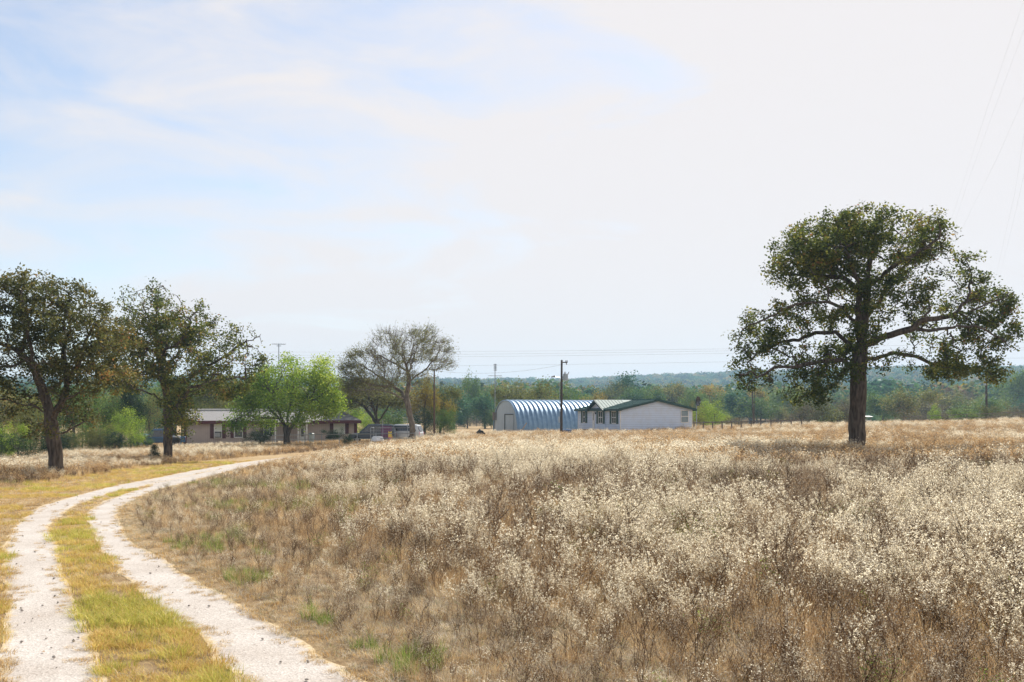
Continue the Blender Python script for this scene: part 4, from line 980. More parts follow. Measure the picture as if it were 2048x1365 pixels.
for sgn in (-1, 1):
    ye = mid+sgn*(hw+.25); zz = ze-.1-.12
    cg.slab([(xo, mid, zc+.05), (xo, ye, zz), (.9, ye, zz), (Wd/2, mid, zc+.05)], (0, 0, .1))
    for i in range(9):                     # seams run from ridge to eave
        x = xo+.05+i*.42; lim = (x-xo)/(.9-xo) if x < .9 else 1; f_ = 1 if x < .9 else max(0, 1-(x-.9)/(Wd/2-.9))
        y2 = mid+(ye-mid)*f_; z2_ = zc+.05+(zz-zc-.05)*f_
        cg.slab([(x, mid, zc+.15), (x, y2, z2_+.10), (x+.04, y2, z2_+.10), (x+.04, mid, zc+.15)], (0, 0, .03))
cg.build('entry_roof', M['green_roof'], wh)
m = MB()
for sgn in (-1, 1):
    ye = mid+sgn*(hw+.25); zz = ze-.22
    m.slab([(xo-.03, mid, zc+.14), (xo-.03, ye, zz+.1), (xo-.03, ye, zz-.12), (xo-.03, mid, zc-.1)], (.03, 0, 0))
m.build('fascia', M['green_trim'], wh)
z0w, z1w = EYE-18*110/F-gz, EYE+7.6*110/F-gz
for pa, pb in ((1233, 1224), (1208, 1199)):
    window(wh, M['glass'], M['white'], s_at(pa), s_at(pb), z0w, z1w, 'x', -.003 if pa > 1212 else -.121, M['shutter_green'], .42, 2)
window(wh, M['glass'], M['white'], s_at(1171.2), s_at(1166.2), z0w+.05, z1w, 'x', -.003, M['shutter_green'], .42, 1)
d0, d1 = s_at(1191.5), s_at(1187)
dr = MB().box(-.16, -.122, d0, d1, zb+.02, zb+2.05).build('door', M['white'], wh)
MB().box(-.172, -.158, d0+.25, d1-.2, zb+1.05, zb+1.9).build('pane', M['glass'], dr)
MB().box(-.24, -.13, d0-.35, d0-.22, zb+1.75, zb+1.95).build('porch_light', M['dark'], wh)
for i in range(3): pass
st_ = MB()
for i in range(3): st_.box(-.3*(3-i)-.15, -.15 if i == 2 else -.3*(2-i)-.15, d0-.2, d1+.2, -.35, zb-.05-.2*(2-i))
st_.build('steps', M['plank'], wh)
window(wh, M['paneblue'], M['white'], (1366-1240.6)/150.*Wd, (1382.8-1240.6)/150.*Wd, EYE-16.0*112/F-gz, EYE+9.6*112/F-gz, 'y', -.003, upper=M['paneblue'])
MB().tube([(.6, Ln*.45, zr-.6), (.6, Ln*.45, ze+.75)], .05).build('vent_pipe', M['steel'], wh)
MB().tube([(Wd*.42, Ln*.62, zr-.2), (Wd*.42, Ln*.62, zr+.25)], .05).build('vent_pipe', M['steel'], wh)
# dish on its own mast beside the right corner
p = pxw(1394.5, 860, 113.5); zd = tz(p.x, 113.5)
sdh = thing('satellite_dish', 'dark round satellite dish on a mast above the right eave of the white house', 'satellite dish', (p.x, 113.5, zd), .5)
hz_ = EYE+27*113.5/F-zd
MB().tube([(0, .12, 0), (0, .12, hz_-.1)], .05, 8).build('mast', M['steel'], sdh)
m = MB(); R_ = .50
for i in range(7):
    r0 = R_*i/6; 
rings = [(R_*i/6, .16*(i/6)**2) for i in range(7)]; vs = []; fs = []
for r0, d_ in rings:
    for j in range(20): t_ = 2*math.pi*j/20; vs.append((r0*.72*math.cos(t_), -d_-.02*math.sin(t_), r0*1.15*math.sin(t_)))
for i in range(6):
    for j in range(20): fs.append((i*20+j, i*20+(j+1) % 20, (i+1)*20+(j+1) % 20, (i+1)*20+j))
m.add(vs, fs); d_o = m.build('dish', M['carglass'], sdh, loc=(0, 0, hz_)); so = d_o.modifiers.new('thick', 'SOLIDIFY'); so.thickness = .02
m = MB(); m.tube([(0, -.02, -.5), (0, -.5, -.1)], .02); m.box(-.05, .05, -.58, -.46, -.14, -.02); m.build('feed_arm', M['steel'], sdh, loc=(0, 0, hz_))

# ------------------------------------------------------------------ arched metal barn
q0 = pxw(1034.5, 862, 124.); qz = tz(q0.x, 124.)
qb = thing('arched_barn', 'blue grey galvanised arched metal barn with ribbed roof left of the white house', 'barn', (q0.x, 124., qz), math.radians(17))
Wq, Hq, Lq = 11.0, EYE+28.4*129./F-qz, 19.8
def prof(t, d=0):     # t 0..1 across the arch from the near foot to the far foot
    a = math.pi*t; n_ = 2.25; c, s = math.cos(a), math.sin(a)
    y = Wq/2-(Wq/2)*abs(c)**(2/n_)*(1 if c > 0 else -1); z = Hq*abs(s)**(2/n_)
    nrm = Vector((0, -c/(Wq/2), s/Hq)).normalized() if True else 0
    return Vector((0, y, z))+nrm*d
nt_, per, spr = 40, .62, 8
xs = np.arange(0, Lq, per/spr); pat = [0, 0, .0, .035, .11, .13, .11, .035]
V = []; 
for i, x in enumerate(xs):
    for j in range(nt_+1):
        p = prof(j/nt_, pat[i % spr]); V.append((x, p.y, p.z-.25 if j in (0, nt_) else p.z))
ii = np.arange(len(V)).reshape(len(xs), nt_+1)
me = fastmesh('arch_roof', V, np.stack([ii[:-1, :-1], ii[:-1, 1:], ii[1:, 1:], ii[1:, :-1]], -1).reshape(-1, 4), mats=[M['galv']])
link('arch_roof', me, qb)
V = [tuple(prof(j/nt_, -.02)+Vector((.14, 0, 0))) for j in range(nt_+1)]
m = MB(); m.slab(V, (.05, 0, 0)); 
for j in range(1, nt_): pass
ew = m.build('end_wall', M['galv_end'], qb)
m = MB(); m.tube([prof(j/nt_, .03)+Vector((.05, 0, 0)) for j in range(nt_+1)], .07, 6); m.build('end_trim', M['galv'], qb)
# sliding door, left of middle of the end wall (local y grows to the left in the picture)
m = MB(); m.box(.06, .11, 1.9, 5.4, -.1, Hq*.58); m.build('door', M['galv_end'], qb)
m = MB(); m.box(.0, .055, 5.4, 5.62, -.1, Hq*.58+.1); m.box(.0, .055, 1.8, 5.4, Hq*.58, Hq*.58+.09); m.build('door_track', M['dark'], qb)
m = MB(); m.box(.08, .13, 2.3, 2.6, -.1, .9); m.build('dark_door_strip', M['dark'], qb)  # narrow near-black box low in the sliding door
m = MB(); p = prof(.80); m.box(-.25, .15, p.y-.25, p.y+.25, p.z-.9, p.z+.05); m.box(-.32, .2, p.y-.32, p.y+.32, p.z+.05, p.z+.14); m.build('vent_box', M['ceramic'], qb)
V = [tuple(prof(j/nt_, -.02)+Vector((Lq-.3, 0, 0))) for j in range(nt_+1)]; MB().slab(V, (.05, 0, 0)).build('rear_wall', M['galv_end'], qb)

# ------------------------------------------------------------------ tan house on the left
T0 = pxw(368.6, 888, 107.); tzb = tz(T0.x, 107.); th_ = thing('tan_house', 'long tan mobile home with maroon trim and shutters behind the lime green tree', 'house', (T0.x, 107., tzb), math.radians(11))
sn, cs_ = math.sin(math.radians(11)), math.cos(math.radians(11))
def u_at(px): k = (px-1024)/F; return (k*107.-T0.x)/(cs_-k*sn)
def zt(py, u): D_ = 107.+u*sn; return EYE-(py-HY)*D_/F-tzb
LT = u_at(714.5); eH = zt(844, 0); WT = 8.2; rH = eH+1.25*.95
m = MB(); m.box(0, LT, 0, WT, -.5, eH); m.build('wall', M['tan_siding'], th_)
rt = MB(); oh = .4
rt.slab([(-oh, -oh, eH+.02), (LT-3.4, -oh, eH+.02), (LT-3.4, WT/2, rH), (-oh, WT/2, rH)], (0, 0, .1))
rt.slab([(-oh, WT+oh, eH+.02), (-oh, WT/2, rH), (LT-3.4, WT/2, rH), (LT-3.4, WT+oh, eH+.02)], (0, 0, .1))
rt.slab([(-.02, 0, eH), (-.02, WT, eH), (-.02, WT/2, rH-.02)], (.1, 0, 0)); rt.build('roof', M['shingle'], th_)
rt = MB()   # hipped end
rH2 = rH+.12; xr = LT-1.9
rt.slab([(LT-3.4, -oh-.3, eH+.05), (LT+oh, -oh-.3, eH+.05), (xr, WT/2, rH2), (LT-3.4, WT/2, rH2)], (0, 0, .1))
rt.slab([(LT+oh, -oh-.3, eH+.05), (LT+oh, WT+oh, eH+.05), (xr, WT/2, rH2)], (0, 0, .1))
rt.slab([(LT-3.4, WT+oh, eH+.05), (LT-3.4, WT/2, rH2), (xr, WT/2, rH2), (LT+oh, WT+oh, eH+.05)], (0, 0, .1))
rt.slab([(LT-3.4, -oh-.3, eH+.05), (LT-3.4, WT/2, rH2), (LT-3.4, WT/2, rH2-.4), (LT-3.4, -oh-.3, eH-.0)], (.08, 0, 0))
rt.build('hip_roof', M['shingle'], th_)
MB().box(-oh, LT-1.9, WT/2-.3, WT/2+.3, rH+.06, rH+.24).build('ridge_cap', M['ridge'], th_)  # pale strip along the ridge, glare from the far slope put into its colour
m = MB(); m.box(-oh, LT-3.42, -oh-.04, -oh, eH-.2, eH+.10); m.box(-oh-.04, -oh, -oh, WT+oh, eH-.15, eH+.1); m.box(LT-3.4, LT+oh, -oh-.34, -oh-.3, eH-.2, eH+.14); m.box(LT+oh, LT+oh+.04, -oh-.3, WT+oh, eH-.2, eH+.14)
m.box(-oh, LT-3.42, -oh, -.01, eH-.22, eH-.16); m.build('fascia', M['maroon'], th_)
for px in (371, 712): u_ = u_at(px); MB().box(u_-.22, u_+.12, -.05, .0, -.4, eH-.22).build('corner_board', M['maroon'], th_)
w1 = window(th_, M['glass'], M['white'], u_at(428), u_at(444), zt(877, 3), zt(849, 3), 'y', -.003, M['shutter_maroon'], .38, upper=M['blind'])
ac = MB().box(u_at(430.5), u_at(441.5), -.45, -.07, zt(876, 3)+.1, zt(876, 3)+.52).build('air_conditioner', M['steel'], w1, bevel=.02)
window(th_, M['glass'], M['white'], u_at(468), u_at(486), zt(876, 5), zt(849, 5), 'y', -.003, M['shutter_maroon'], .34)
window(th_, M['glass'], M['white'], u_at(527), u_at(540), zt(872, 9), zt(848, 9), 'y', -.003, M['shutter_maroon'], .34)
window(th_, M['blind'], M['white'], u_at(667), u_at(690), zt(869, 17), zt(844, 17), 'y', -.003, M['shutter_maroon'], .38)
d0, d1 = u_at(599), u_at(611); dr = MB().box(d0, d1, -.07, -.01, -.1, 2.05).build('door', M['white'], th_); MB().box(d0+.18, d1-.18, -.085, -.07, .95, 1.85).build('pane', M['glass'], dr)
m = MB()
for px in (552, 597, 614): u_ = u_at(px); m2 = MB().box(u_-.07, u_+.07, -1.75, -1.62, -.3, eH-.12).build('porch_post', M['white'], th_)
m = MB(); m.slab([(u_at(545), -1.9, eH-.12), (u_at(622), -1.9, eH-.12), (u_at(622), -.01, eH+.0), (u_at(545), -.01, eH+.0)], (0, 0, .08)); m.build('porch_roof', M['shingle'], th_)
MB().box(u_at(545), u_at(622), -1.9, -.02, -.4, .12).build('porch_deck', M['plank'], th_)
for i, (du, dz) in enumerate(((0, 1.62), (.12, 1.3), (-.08, 1.02))):
    m = MB(); u_ = u_at(457)+du
    for s_ in (-1, 1): m.slab([(u_, 0, dz), (u_+s_*.18, 0, dz+.12), (u_+s_*.14, 0, dz-.02), (u_+s_*.10, 0, dz-.12)], (0, .015, 0))
    m.build('wall_ornament', M['dark'], th_, loc=(0, -.022, 0))
# television masts
def antenna(px, ptop, D, mastbase_px, label, el, loc2=0):
    p = pxw(px, ptop, D); zg = tz(p.x, D); a_ = thing('television_antenna', label, 'antenna', (p.x, D, zg), .35)
    hh = p.z-zg
    MB().tube([(0, 0, 0), (0, 0, hh)], .045, 6).build('mast', M['steel'], a_)
    m = MB()
    for z_, ln_, n_ in el:
        m.tube([(-ln_/2, 0, hh+z_), (ln_/2, 0, hh+z_)], .03, 5)
        for i in range(n_): x = -ln_/2+ln_*(i+.5)/n_; l_ = .25+.9*i/n_; m.tube([(x, -l_, hh+z_+.03), (x, l_, hh+z_+.03)], .014, 4)
    m.build('yagi_array', M['steel'], a_); return a_
antenna(557.5, 688, 113., 0, 'television antenna on a mast above the tan house roof', [(-.05, 1.5, 8), (-.25, .5, 3)])
a2 = antenna(990, 728, 120., 0, 'thin television mast with a long crossbar left of the arched barn', [(-1.45, 1.7, 3)])
m = MB(); hh = pxw(990, 728, 120.).z-a2.location.z
for i in range(5): m.tube([(-.18, 0, hh-.1-.17*i), (.22, 0, hh-.1-.17*i)], .035, 5)
m.tube([(.12, 0, hh), (.12, 0, hh-.85)], .03, 5); m.build('uhf_array', M['steel'], a2)

# ------------------------------------------------------------------ poles
def pole(px, top, D, r, mat, label, lean=0, cat='utility pole', name='utility_pole', bpx=None):
    p = pxw(px, top, D); xb = ((bpx or px)-1024)/F*D; zg = tz(xb, D); o = thing(name, label, cat, (xb, D, zg), 0)
    h = p.z-zg; MB().tube([(0, 0, -.3), ((p.x-xb)*.5, 0, h*.5), (p.x-xb, 0, h)], [r*1.15, r, r*.8], 10).build('shaft', mat, o, smooth=True); return o, h
po, h = pole(1123.5, 720.5, 98., .12, M['wood'], 'tall dark utility pole with a grey transformer in front of the arched barn', bpx=1122.5)
m = MB(); m.box(.1, .62, -.05, .05, h-.28, h-.18); m.build('bracket', M['wood'], po)
m = MB()
for x in (.45, .58): m.tube([(x, 0, h-.18), (x, 0, h-.02)], [.05, .03], 7); 
m.tube([(.5, 0, h-.28), (.52, 0, h-.45)], [.04, .05], 7); m.build('insulator', M['ceramic'], po)
tr = MB().tube([(.42, 0, h-2.0), (.42, 0, h-1.95), (.42, 0, h-1.38), (.42, 0, h-1.34)], [.20, .24, .24, .2], 16).build('transformer', M['transformer'], po, smooth=False)
m = MB()
for x, dx in ((.32, -.02), (.44, 0), (.66, .1)): m.tube([(x, 0, h-1.38), (x+dx, 0, h-1.15)], [.04, .025], 7)
m.build('bushing', M['ceramic'], tr)
MB().box(.1, .24, -.04, .04, h-1.75, h-1.6).build('mounting_arm', M['steel'], po)
m = MB(); m.tube([(-.1, 0, h-1.75), (-.75, -.2, h-1.62)], .025, 5); m.tube([(-.62, -.2, h-1.6), (-1.0, -.25, h-1.66)], [.10, .04], 8); m.build('yard_light', M['steel'], po)
m = MB(); m.box(-.28, -.14, -.28, -.1, 1.5, 2.1); m.tube([(-.2, -.2, 2.1), (-.14, -.16, h-2.2)], .02, 5); m.build('meter_box', M['transformer'], po)
pb, hb = pole(868.5, 740, 100., .09, M['brownwood'], 'plain reddish brown wooden pole right of the leaning bare tree')
m = MB(); m.box(-.3, .3, -.04, .04, hb-.12, hb-.06); m.build('crosspiece', M['brownwood'], pb)
pc, hc = pole(1504, 770, 150., .11, M['wood'], 'slim dark pole rising from the rail fence left of the big oak', bpx=1508)
pole(1508.5, 772, 152., .05, M['wood'], 'thin short pole close beside the slim dark pole', bpx=1510)
pd_, hd = pole(1972, 742, 150., .16, M['wood'], 'dark utility pole with a guy wire near the right edge', bpx=1974)
MB().tube([(-.32, 0, hd-2.2), (-.32, 0, hd-1.4)], .2, 12).build('transformer', M['transformer'], pd_)
MB().tube([(0, 0, hd-3.0), (2.6, -.8, hd-1.1)], .02, 4).build('service_drop', M['wire'], pd_)
MB().tube([(0, 0, hd-3.4), (-1.6, -1.5, hd-5.2), (-3.0, -3, .2)], .022, 4).build('guy_wire', M['steel'], pd_)

# ------------------------------------------------------------------ wires
def cable(pts, r, label, group=None, sag=0, name='power_line'):
    P = [Vector(p) for p in pts]; out_ = []
    for a_, b_ in zip(P[:-1], P[1:]):
        for i in range(24): t_ = i/24; q = a_.lerp(b_, t_); q.z -= sag*4*t_*(1-t_); out_.append(q)
    out_.append(P[-1]); o = out_[0].copy(); m = MB().tube([q-o for q in out_], r, 4)
    w_ = m.build(name, M['wire'], None, loc=o); tag(w_, label, 'power line', group); return w_
for (ya, yb, yc), lb in zip(((704, 703, 679), (711.5, 707, 697), (716, 712, 701), (735, 729, 716)),
      ('topmost of the level wires crossing the sky behind the big oak', 'second of the level wires from the top behind the big oak', 'third level wire, just under the second one', 'lowest of the level wires, passing over the arched barn')):
    cable([pxw(-700, ya-14, 215.), pxw(300, ya, 190.), pxw(1460, yb-5, 178.), pxw(2700, yc-14, 170.)], .016, lb, 'level power lines crossing the sky', .25)
def hiwire(pxs, label):
    # high line passing over the right of the camera and receding; the pixels fix its course, distance grows along it
    cable([pxw(a_, b_, d_) for a_, b_, d_ in pxs], .003, label, 'faint high wires at the right edge', 0)
hiwire([(2120,-200,42),(2048,0,55),(1975,215,75),(1930,355,98),(1893,470,130),(1850,600,200)], 'faint high wire leaving the top right corner, leftmost of the high wires')
hiwire([(2130,-170,44),(2048,60,58),(1992,210,76),(1940,352,98),(1905,460,130),(1862,590,200)], 'faint high wire running just right of the leftmost one')
hiwire([(2200,-90,44),(2048,195,58),(1995,315,76),(1945,415,98),(1905,500,130),(1860,600,200)], 'faint high wire slanting down to the right side of the oak crown')
hiwire([(2120,-60,44),(2048,270,58),(2030,385,76),(2008,480,98),(1992,555,130),(1960,660,200)], 'faint high wire crossing the sky right of the oak crown')
hiwire([(2140,90,44),(2048,350,58),(2032,420,76),(2015,490,98),(1998,560,130),(1970,660,200)], 'rightmost faint high wire beside the frame edge')
cable([Vector((pxw(868.5,740,100).x,100,pxw(868,742,100).z)), Vector((pxw(1123,728,98).x, 98, pxw(1123,730,98).z))], .012, 'thin service wire strung between the brown pole and the transformer pole', None, .5)

# ------------------------------------------------------------------ fences
def railfence(name, label, a_, b_, n, top, r, mat, gate=False, rails=1):
    A, B = Vector(a_), Vector(b_); o = thing(name, label, 'fence', (A.x, A.y, tz(A.x, A.y)), 0)
    pts = []
    for i in range(n+1):
        q = A.lerp(B, i/n); z = tz(q.x, q.y); pts.append(Vector((q.x, q.y, z)))
        MB().tube([Vector((q.x, q.y, z-.2))-o.location, Vector((q.x, q.y, z+top+.06))-o.location], r*1.3, 6).build('post', mat, o)
    for k_ in range(rails):
        MB().tube([p_+Vector((0, -.02, top-.03-k_*.45))-o.location for p_ in pts], r, 6).build('rail', mat, o)
    return o
a_, b_ = pxw(1388, 0, 107.), pxw(1603, 0, 101.)
railfence('rail_fence', 'low grey rail fence running right from the white house to an end post', (a_.x, a_.y, 0), (b_.x, b_.y, 0), 11, 1.12, .055, M['fencewood'])
a_, b_ = pxw(545, 0, 100.), pxw(830, 0, 88.)
railfence('pipe_fence', 'dark pipe rail fence along the yard of the tan house', (a_.x, a_.y, 0), (b_.x, b_.y, 0), 8, 1.05, .035, M['steel'], rails=2)
# barbed wire fence far right
a_, b_ = pxw(1790, 0, 128.), pxw(2090, 0, 118.)
railfence('wire_fence', 'thin wire fence on the crest at the right edge', (a_.x, a_.y, 0), (b_.x, b_.y, 0), 6, 1.3, .03, M['fencewood'], rails=2)
# wire kennel in front of the vehicles
ka, kb = pxw(741, 0, 93.), pxw(815, 0, 93.); kz = tz(ka.x, 93.)
kn = thing('wire_kennel', 'tall wire dog kennel frame standing before the parked vehicles', 'kennel', (ka.x, 93., kz), 0)
wk = kb.x-ka.x; hk = EYE-(856-HY)*93/F-kz
for i, x in enumerate((0, wk*.33, wk*.66, wk)): MB().tube([(x, 0, 0), (x, 0, hk+(.75 if i in (1, 3) else 0))], .03, 6).build('post', M['steel'], kn)
for x in (0, wk): MB().tube([(x, 2.2, 0), (x, 2.2, hk)], .03, 6).build('post', M['steel'], kn)
for z_ in (hk, .62): MB().tube([(0, 0, z_), (wk, 0, z_)], .028, 6).build('rail', M['steel'], kn)
for x in (0, wk): MB().tube([(x, 0, hk), (x, 2.2, hk)], .028, 6).build('rail', M['steel'], kn)
m = MB()
for i in range(int(wk/.16)): x = i*.16+.08; m.tube([(x, .01, 0), (x, .01, hk)], .006, 3)
for i in range(int(hk/.2)): m.tube([(0, .015, i*.2+.1), (wk, .015, i*.2+.1)], .006, 3)
m.build('wire_panel', M['steel'], kn)
def small(name, label, cat, px, D, dz=0): p = pxw(px, 0, D); return thing(name, label, cat, (p.x, D, tz(p.x, D)+dz), 0)
o = small('cloth', 'dark purple cloth hung inside the kennel on the left', 'cloth', 762, 93.6, .5)
me = MB(); me.slab([(0, 0, 0), (.9, .1, 0), (1.0, .1, 1.15), (0, 0, 1.2)], (0, .04, 0)); me.build('sheet', M['purplep'], o)
o = small('board', 'tan slanting board leaning inside the kennel', 'board', 770, 94.0, .4)
MB().slab([(0, 0, 0), (.9, 0, 0), (.25, .25, 1.1), (-.05, .25, 1.1)], (0, .04, 0)).build('panel', M['tanp'], o)
o = small('toy_slide', 'small yellow and pink plastic toy at the foot of the kennel', 'toy', 780, 91.5)
m = MB(); m.box(-.15, .15, -.1, .1, .45, 1.15); m.tube([(-.12, 0, .0), (-.12, 0, 1.2)], .04); m.tube([(.12, 0, .0), (.12, 0, 1.2)], .04); m.build('tower', M['yellowp'], o, bevel=.02)
MB().slab([(-.12, -.1, .62), (.12, -.1, .62), (.12, -.9, .25), (-.12, -.9, .25)], (0, 0, .06)).build('chute', M['pinkp'], o)
o = small('wash_tub', 'upturned white tub lying in the weeds before the kennel', 'tub', 755, 91.0)
m = MB(); m.tube([(0, 0, .35), (0, 0, .4), (0, 0, .75), (0, 0, .80)], [.62, .60, .46, .3], 18); m.build('shell', M['white'], o, smooth=True)
o = small('garbage_bin', 'pale green bin standing at the porch of the tan house', 'bin', 623, 103.)
m = MB(); m.tube([(0, 0, 0), (0, 0, 1.0)], [.24, .3], 10); m.build('body', M['transformer'], o); MB().tube([(0, 0, 1.0), (0, 0, 1.1)], [.33, .2], 10).build('lid', M['green_trim'], o)
for px, D, w_, top, lab in ((520, 101., 58, 853, 'large dark green bush against the tan house left of the lime green tree'), (668, 105., 44, 856, 'dark green bush under the right window of the tan house'), (694, 92., 30, 868, 'small dark green bush at the yard fence')):
    bgtree(px, top, w_, D, 'dark', 'bush', 'shrub', lab, 'shrub', fine=True)

# ------------------------------------------------------------------ vehicles
def vehicle(name, label, px, D, rz, paintm, L_=4.6, W_=1.85, H_=1.7, kind='suv', cat='car'):
    o = small(name, label, cat, px, D); o.rotation_euler.z = rz; hl = L_/2
    if kind == 'suv': low_ = [(-hl, .45), (-hl, .95), (-hl+.12, 1.05), (hl-1.1, 1.0), (hl-.12, .88), (hl, .7), (hl, .4)]; cab = [(-hl+.08, 1.04), (-hl+.3, H_-.06), (-hl+.7, H_), (.35, H_), (hl-1.05, 1.0)]
    else: low_ = [(-hl, .5), (-hl, 1.1), (hl-1.3, 1.1), (hl-.1, .98), (hl, .8), (hl, .45)]; cab = [(-.75, 1.1), (-.6, H_-.04), (-.35, H_), (.55, H_), (hl-1.35, 1.1)]
    def loft(poly, w0, w1, zc):
        n = len(poly); secs = [(-w0, 0), (-w0*.0, 0)]
        vs = []
        for y, s_ in ((-1, .96), (-.93, 1), (.93, 1), (1, .96)):
            for x, z in poly: ww = (w0+(w1-w0)*max(0, min(1, (z-zc)/(H_-zc+1e-6)))); vs.append((x*s_, y*ww, zc+(z-zc)*(1 if abs(y) < .95 else .97)))
        fs = [(k_*n+i, k_*n+(i+1) % n, (k_+1)*n+(i+1) % n, (k_+1)*n+i) for k_ in range(3) for i in range(n)]+[tuple(range(n))[::-1], tuple(range(3*n, 4*n))]
        return vs, fs
    b_o = MB().add(*loft(low_, W_/2, W_/2, .5)).build('body', paintm, o, bevel=.05)
    MB().add(*loft(cab, W_/2*.96, W_/2*.78, 1.02)).build('cabin', paintm, o, bevel=.04)
    for s_ in (-1, 1):
        g_ = MB(); x0, x1 = (-hl+.35, .3) if kind == 'suv' else (-.55, .5)
        q = [(x0, 1.1), (x1+.75, 1.1), (x1, H_-.14), (x0+.2, H_-.14)]
        yy = lambda z: s_*(W_/2*.96+(W_/2*.78-W_/2*.96)*(z-1.02)/(H_-1.02)+.012)
        g_.slab([(x, yy(z), z) for x, z in q], (0, -s_*.03, 0)); g_.build('side_window', M['carglass'], o)
    g_ = MB(); xw = .35 if kind == 'suv' else .55; x2_ = hl-1.1 if kind == 'suv' else hl-1.4
    g_.slab([(x2_-.02, -W_*.40, 1.08), (x2_-.02, W_*.40, 1.08), (xw+.09, W_*.36, H_-.08), (xw+.09, -W_*.36, H_-.08)], (.03, 0, .02)); g_.build('windscreen', M['carglass'], o)
    xb = -hl+.1 if kind == 'suv' else -.74
    g_ = MB(); g_.slab([(xb-.03, -W_*.38, 1.12), (xb-.03, W_*.38, 1.12), (xb+.16, W_*.34, H_-.16), (xb+.16, -W_*.34, H_-.16)], (-.04, 0, 0)); g_.build('rear_window', M['carglass'], o)
    if kind == 'pickup': MB().box(-hl+.12, -.85, -W_/2+.12, W_/2-.12, 1.06, 1.125).build('bed', M['rubber'], o)
    for x in (-hl+.85, hl-.85):
        for s_ in (-1, 1):
            w_ = MB().tube([(0, -.11, 0), (0, -.09, 0), (0, .09, 0), (0, .11, 0)], [.31, .35, .35, .31], 20).build('wheel', M['rubber'], o, loc=(x, s_*(W_/2-.08), .35)); MB().tube([(0, -.115, 0), (0, .115, 0)], .19, 12).build('rim', M['steel'], w_)
    for s_ in (-1, 1):
        MB().box(hl-.1, hl+.01, s_*W_*.38-.14, s_*W_*.38+.14, .68, .82).build('headlight', M['white'], o); MB().box(-hl-.01, -hl+.06, s_*W_*.42-.07, s_*W_*.42+.07, .75, 1.0).build('tail_light', M['pinkp'], o)
    return o
vehicle('parked_car', 'dark blue sport utility vehicle parked behind the kennel', 745, 99., math.radians(188), M['navy'], 4.7, 1.9, 1.85)
vehicle('parked_car', 'white car showing its dark rear window right of the kennel', 800, 100., math.radians(170), M['carwhite'], 4.5, 1.85, 1.75)
vehicle('pickup_truck', 'blue and white pickup truck parked behind the slimmer left oak', 318, 104., math.radians(200), M['blue'], 5.2, 1.9, 1.9, 'pickup', 'pickup')
o = small('water_tank', 'teal blue ribbed tank left of the blue pickup', 'tank', 286, 104.)
vs = [(0, 0, 0)]; m = MB(); pr_ = [(0, .0, .95), (0, .0, 1.0)]
m.tube([(0, 0, -.1)]+[(0, 0, .12*i) for i in range(1, 11)]+[(0, 0, 1.35), (0, 0, 1.45)], [.95]+[.95+.03*(i % 2) for i in range(10)]+[.6, .3], 22); m.build('shell', M['tealtank'], o); MB().tube([(0, 0, 1.45), (0, 0, 1.55)], .25, 12).build('lid', M['navy'], o)
o = small('storage_cabinet', 'pale cabinet beside the left corner of the tan house', 'cabinet', 353, 104.)
m = MB().box(-.45, .45, -.3, .3, 0, 1.15); m.build('body', M['transformer'], o, bevel=.03); MB().box(-.47, .47, -.33, -.3, .1, 1.1).build('door', M['white'], o)
o = small('barbecue_grill', 'black barbecue grill in front of the pale cabinet', 'grill', 351, 101.)
m = MB(); m.tube([(-.45, 0, .75), (-.4, 0, .78), (.4, 0, .78), (.45, 0, .75)], [.2, .3, .3, .2], 12); m.build('barrel', M['rubber'], o)
for x in (-.3, .3): MB().tube([(x, -.15, 0), (x, .0, .6)], .03).build('leg', M['rubber'], o)
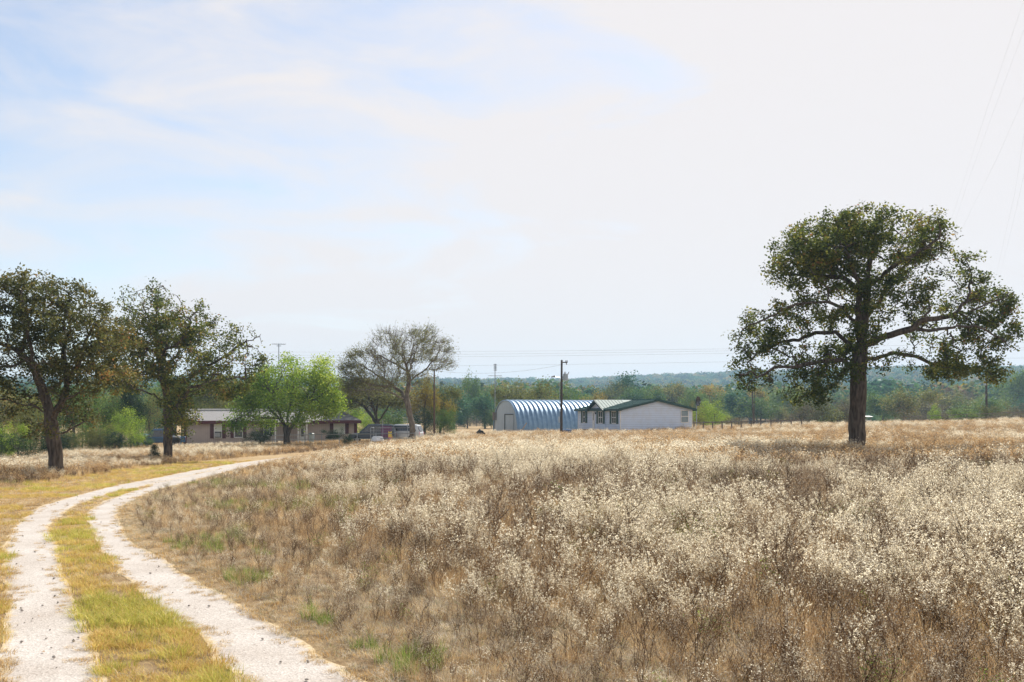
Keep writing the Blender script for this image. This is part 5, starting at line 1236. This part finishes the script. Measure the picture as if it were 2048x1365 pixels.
# junk beside the barn, drum by the pole, planks, feeder
SC_ = small; o = small('scrap_heap', 'small dark scrap heap in the weeds left of the arched barn', 'scrap', 961, 104.)
m = MB(); m.tube([(-.5, 0, .55), (-.1, 0, .8), (.4, .1, .6)], [.28, .4, .2], 8); m.box(.1, .7, -.2, .3, .2, .75); m.build('sheet', M['rubber'], o)
MB().tube([(.2, -.3, .7), (.2, .3, .7)], .32, 14).build('tyre', M['rubber'], o); o.scale = (.7, .7, .85)
o = small('steel_drum', 'blue drum lying behind the foot of the transformer pole', 'drum', 1133, 101.)
m = MB(); m.tube([(-.5, 0, .5), (-.2, 0, .5), (-.18, 0, .5), (.18, 0, .5), (.2, 0, .5), (.5, 0, .5)], [.3, .3, .33, .33, .3, .3], 16); m.build('barrel', M['blue'], o)
o = small('leaning_plank', 'long pale plank leaning up to the right before the barn side', 'plank', 1035, 103.)
MB().tube([(0, 0, .1), (.95, .1, 1.55)], .06, 4).build('board', M['plank'], o)
o = small('leaning_plank', 'shorter pale plank slanting down to the right before the barn', 'plank', 1074, 102.)
MB().tube([(0, 0, 1.0), (1.15, -.1, .25)], .06, 4).build('board', M['plank'], o)
p = pxw(1736, 837, 160.); o = thing('deer_feeder', 'little white roofed shelter just right of the big oak trunk', 'shelter', (p.x, 160., tz(p.x, 160.)), .2)
zt_ = p.z-o.location.z+.3
MB().slab([(-.6, -.5, zt_-.1), (.6, -.5, zt_-.1), (.6, .5, zt_+.02), (-.6, .5, zt_+.02)], (0, 0, .06)).build('roof', M['white'], o)
for x in (-.45, .45): MB().tube([(x, 0, 0), (x, 0, zt_-.05)], .05).build('post', M['fencewood'], o)
MB().box(-.35, .35, -.3, .3, zt_-1.6, zt_-.6).build('box', M['transformer'], o)

# ------------------------------------------------------------------ haze
def haze():
    m, t, o = mat_new('haze'); pv = nd(t, 'ShaderNodeVolumePrincipled'); pv.inputs['Density'].default_value = HAZE
    pv.inputs['Color'].default_value = (.50, .76, 1.0, 1); pv.inputs['Anisotropy'].default_value = .2
    t.links.new(pv.outputs[0], o.inputs['Volume'])
    b = MB().box(-2100, 2100, -40, 2760, -14, 100).build('haze', m); tag(b, 'thin blue haze hanging in the air over the whole landscape', 'haze', kind='stuff')
HAZE = .00028
haze()
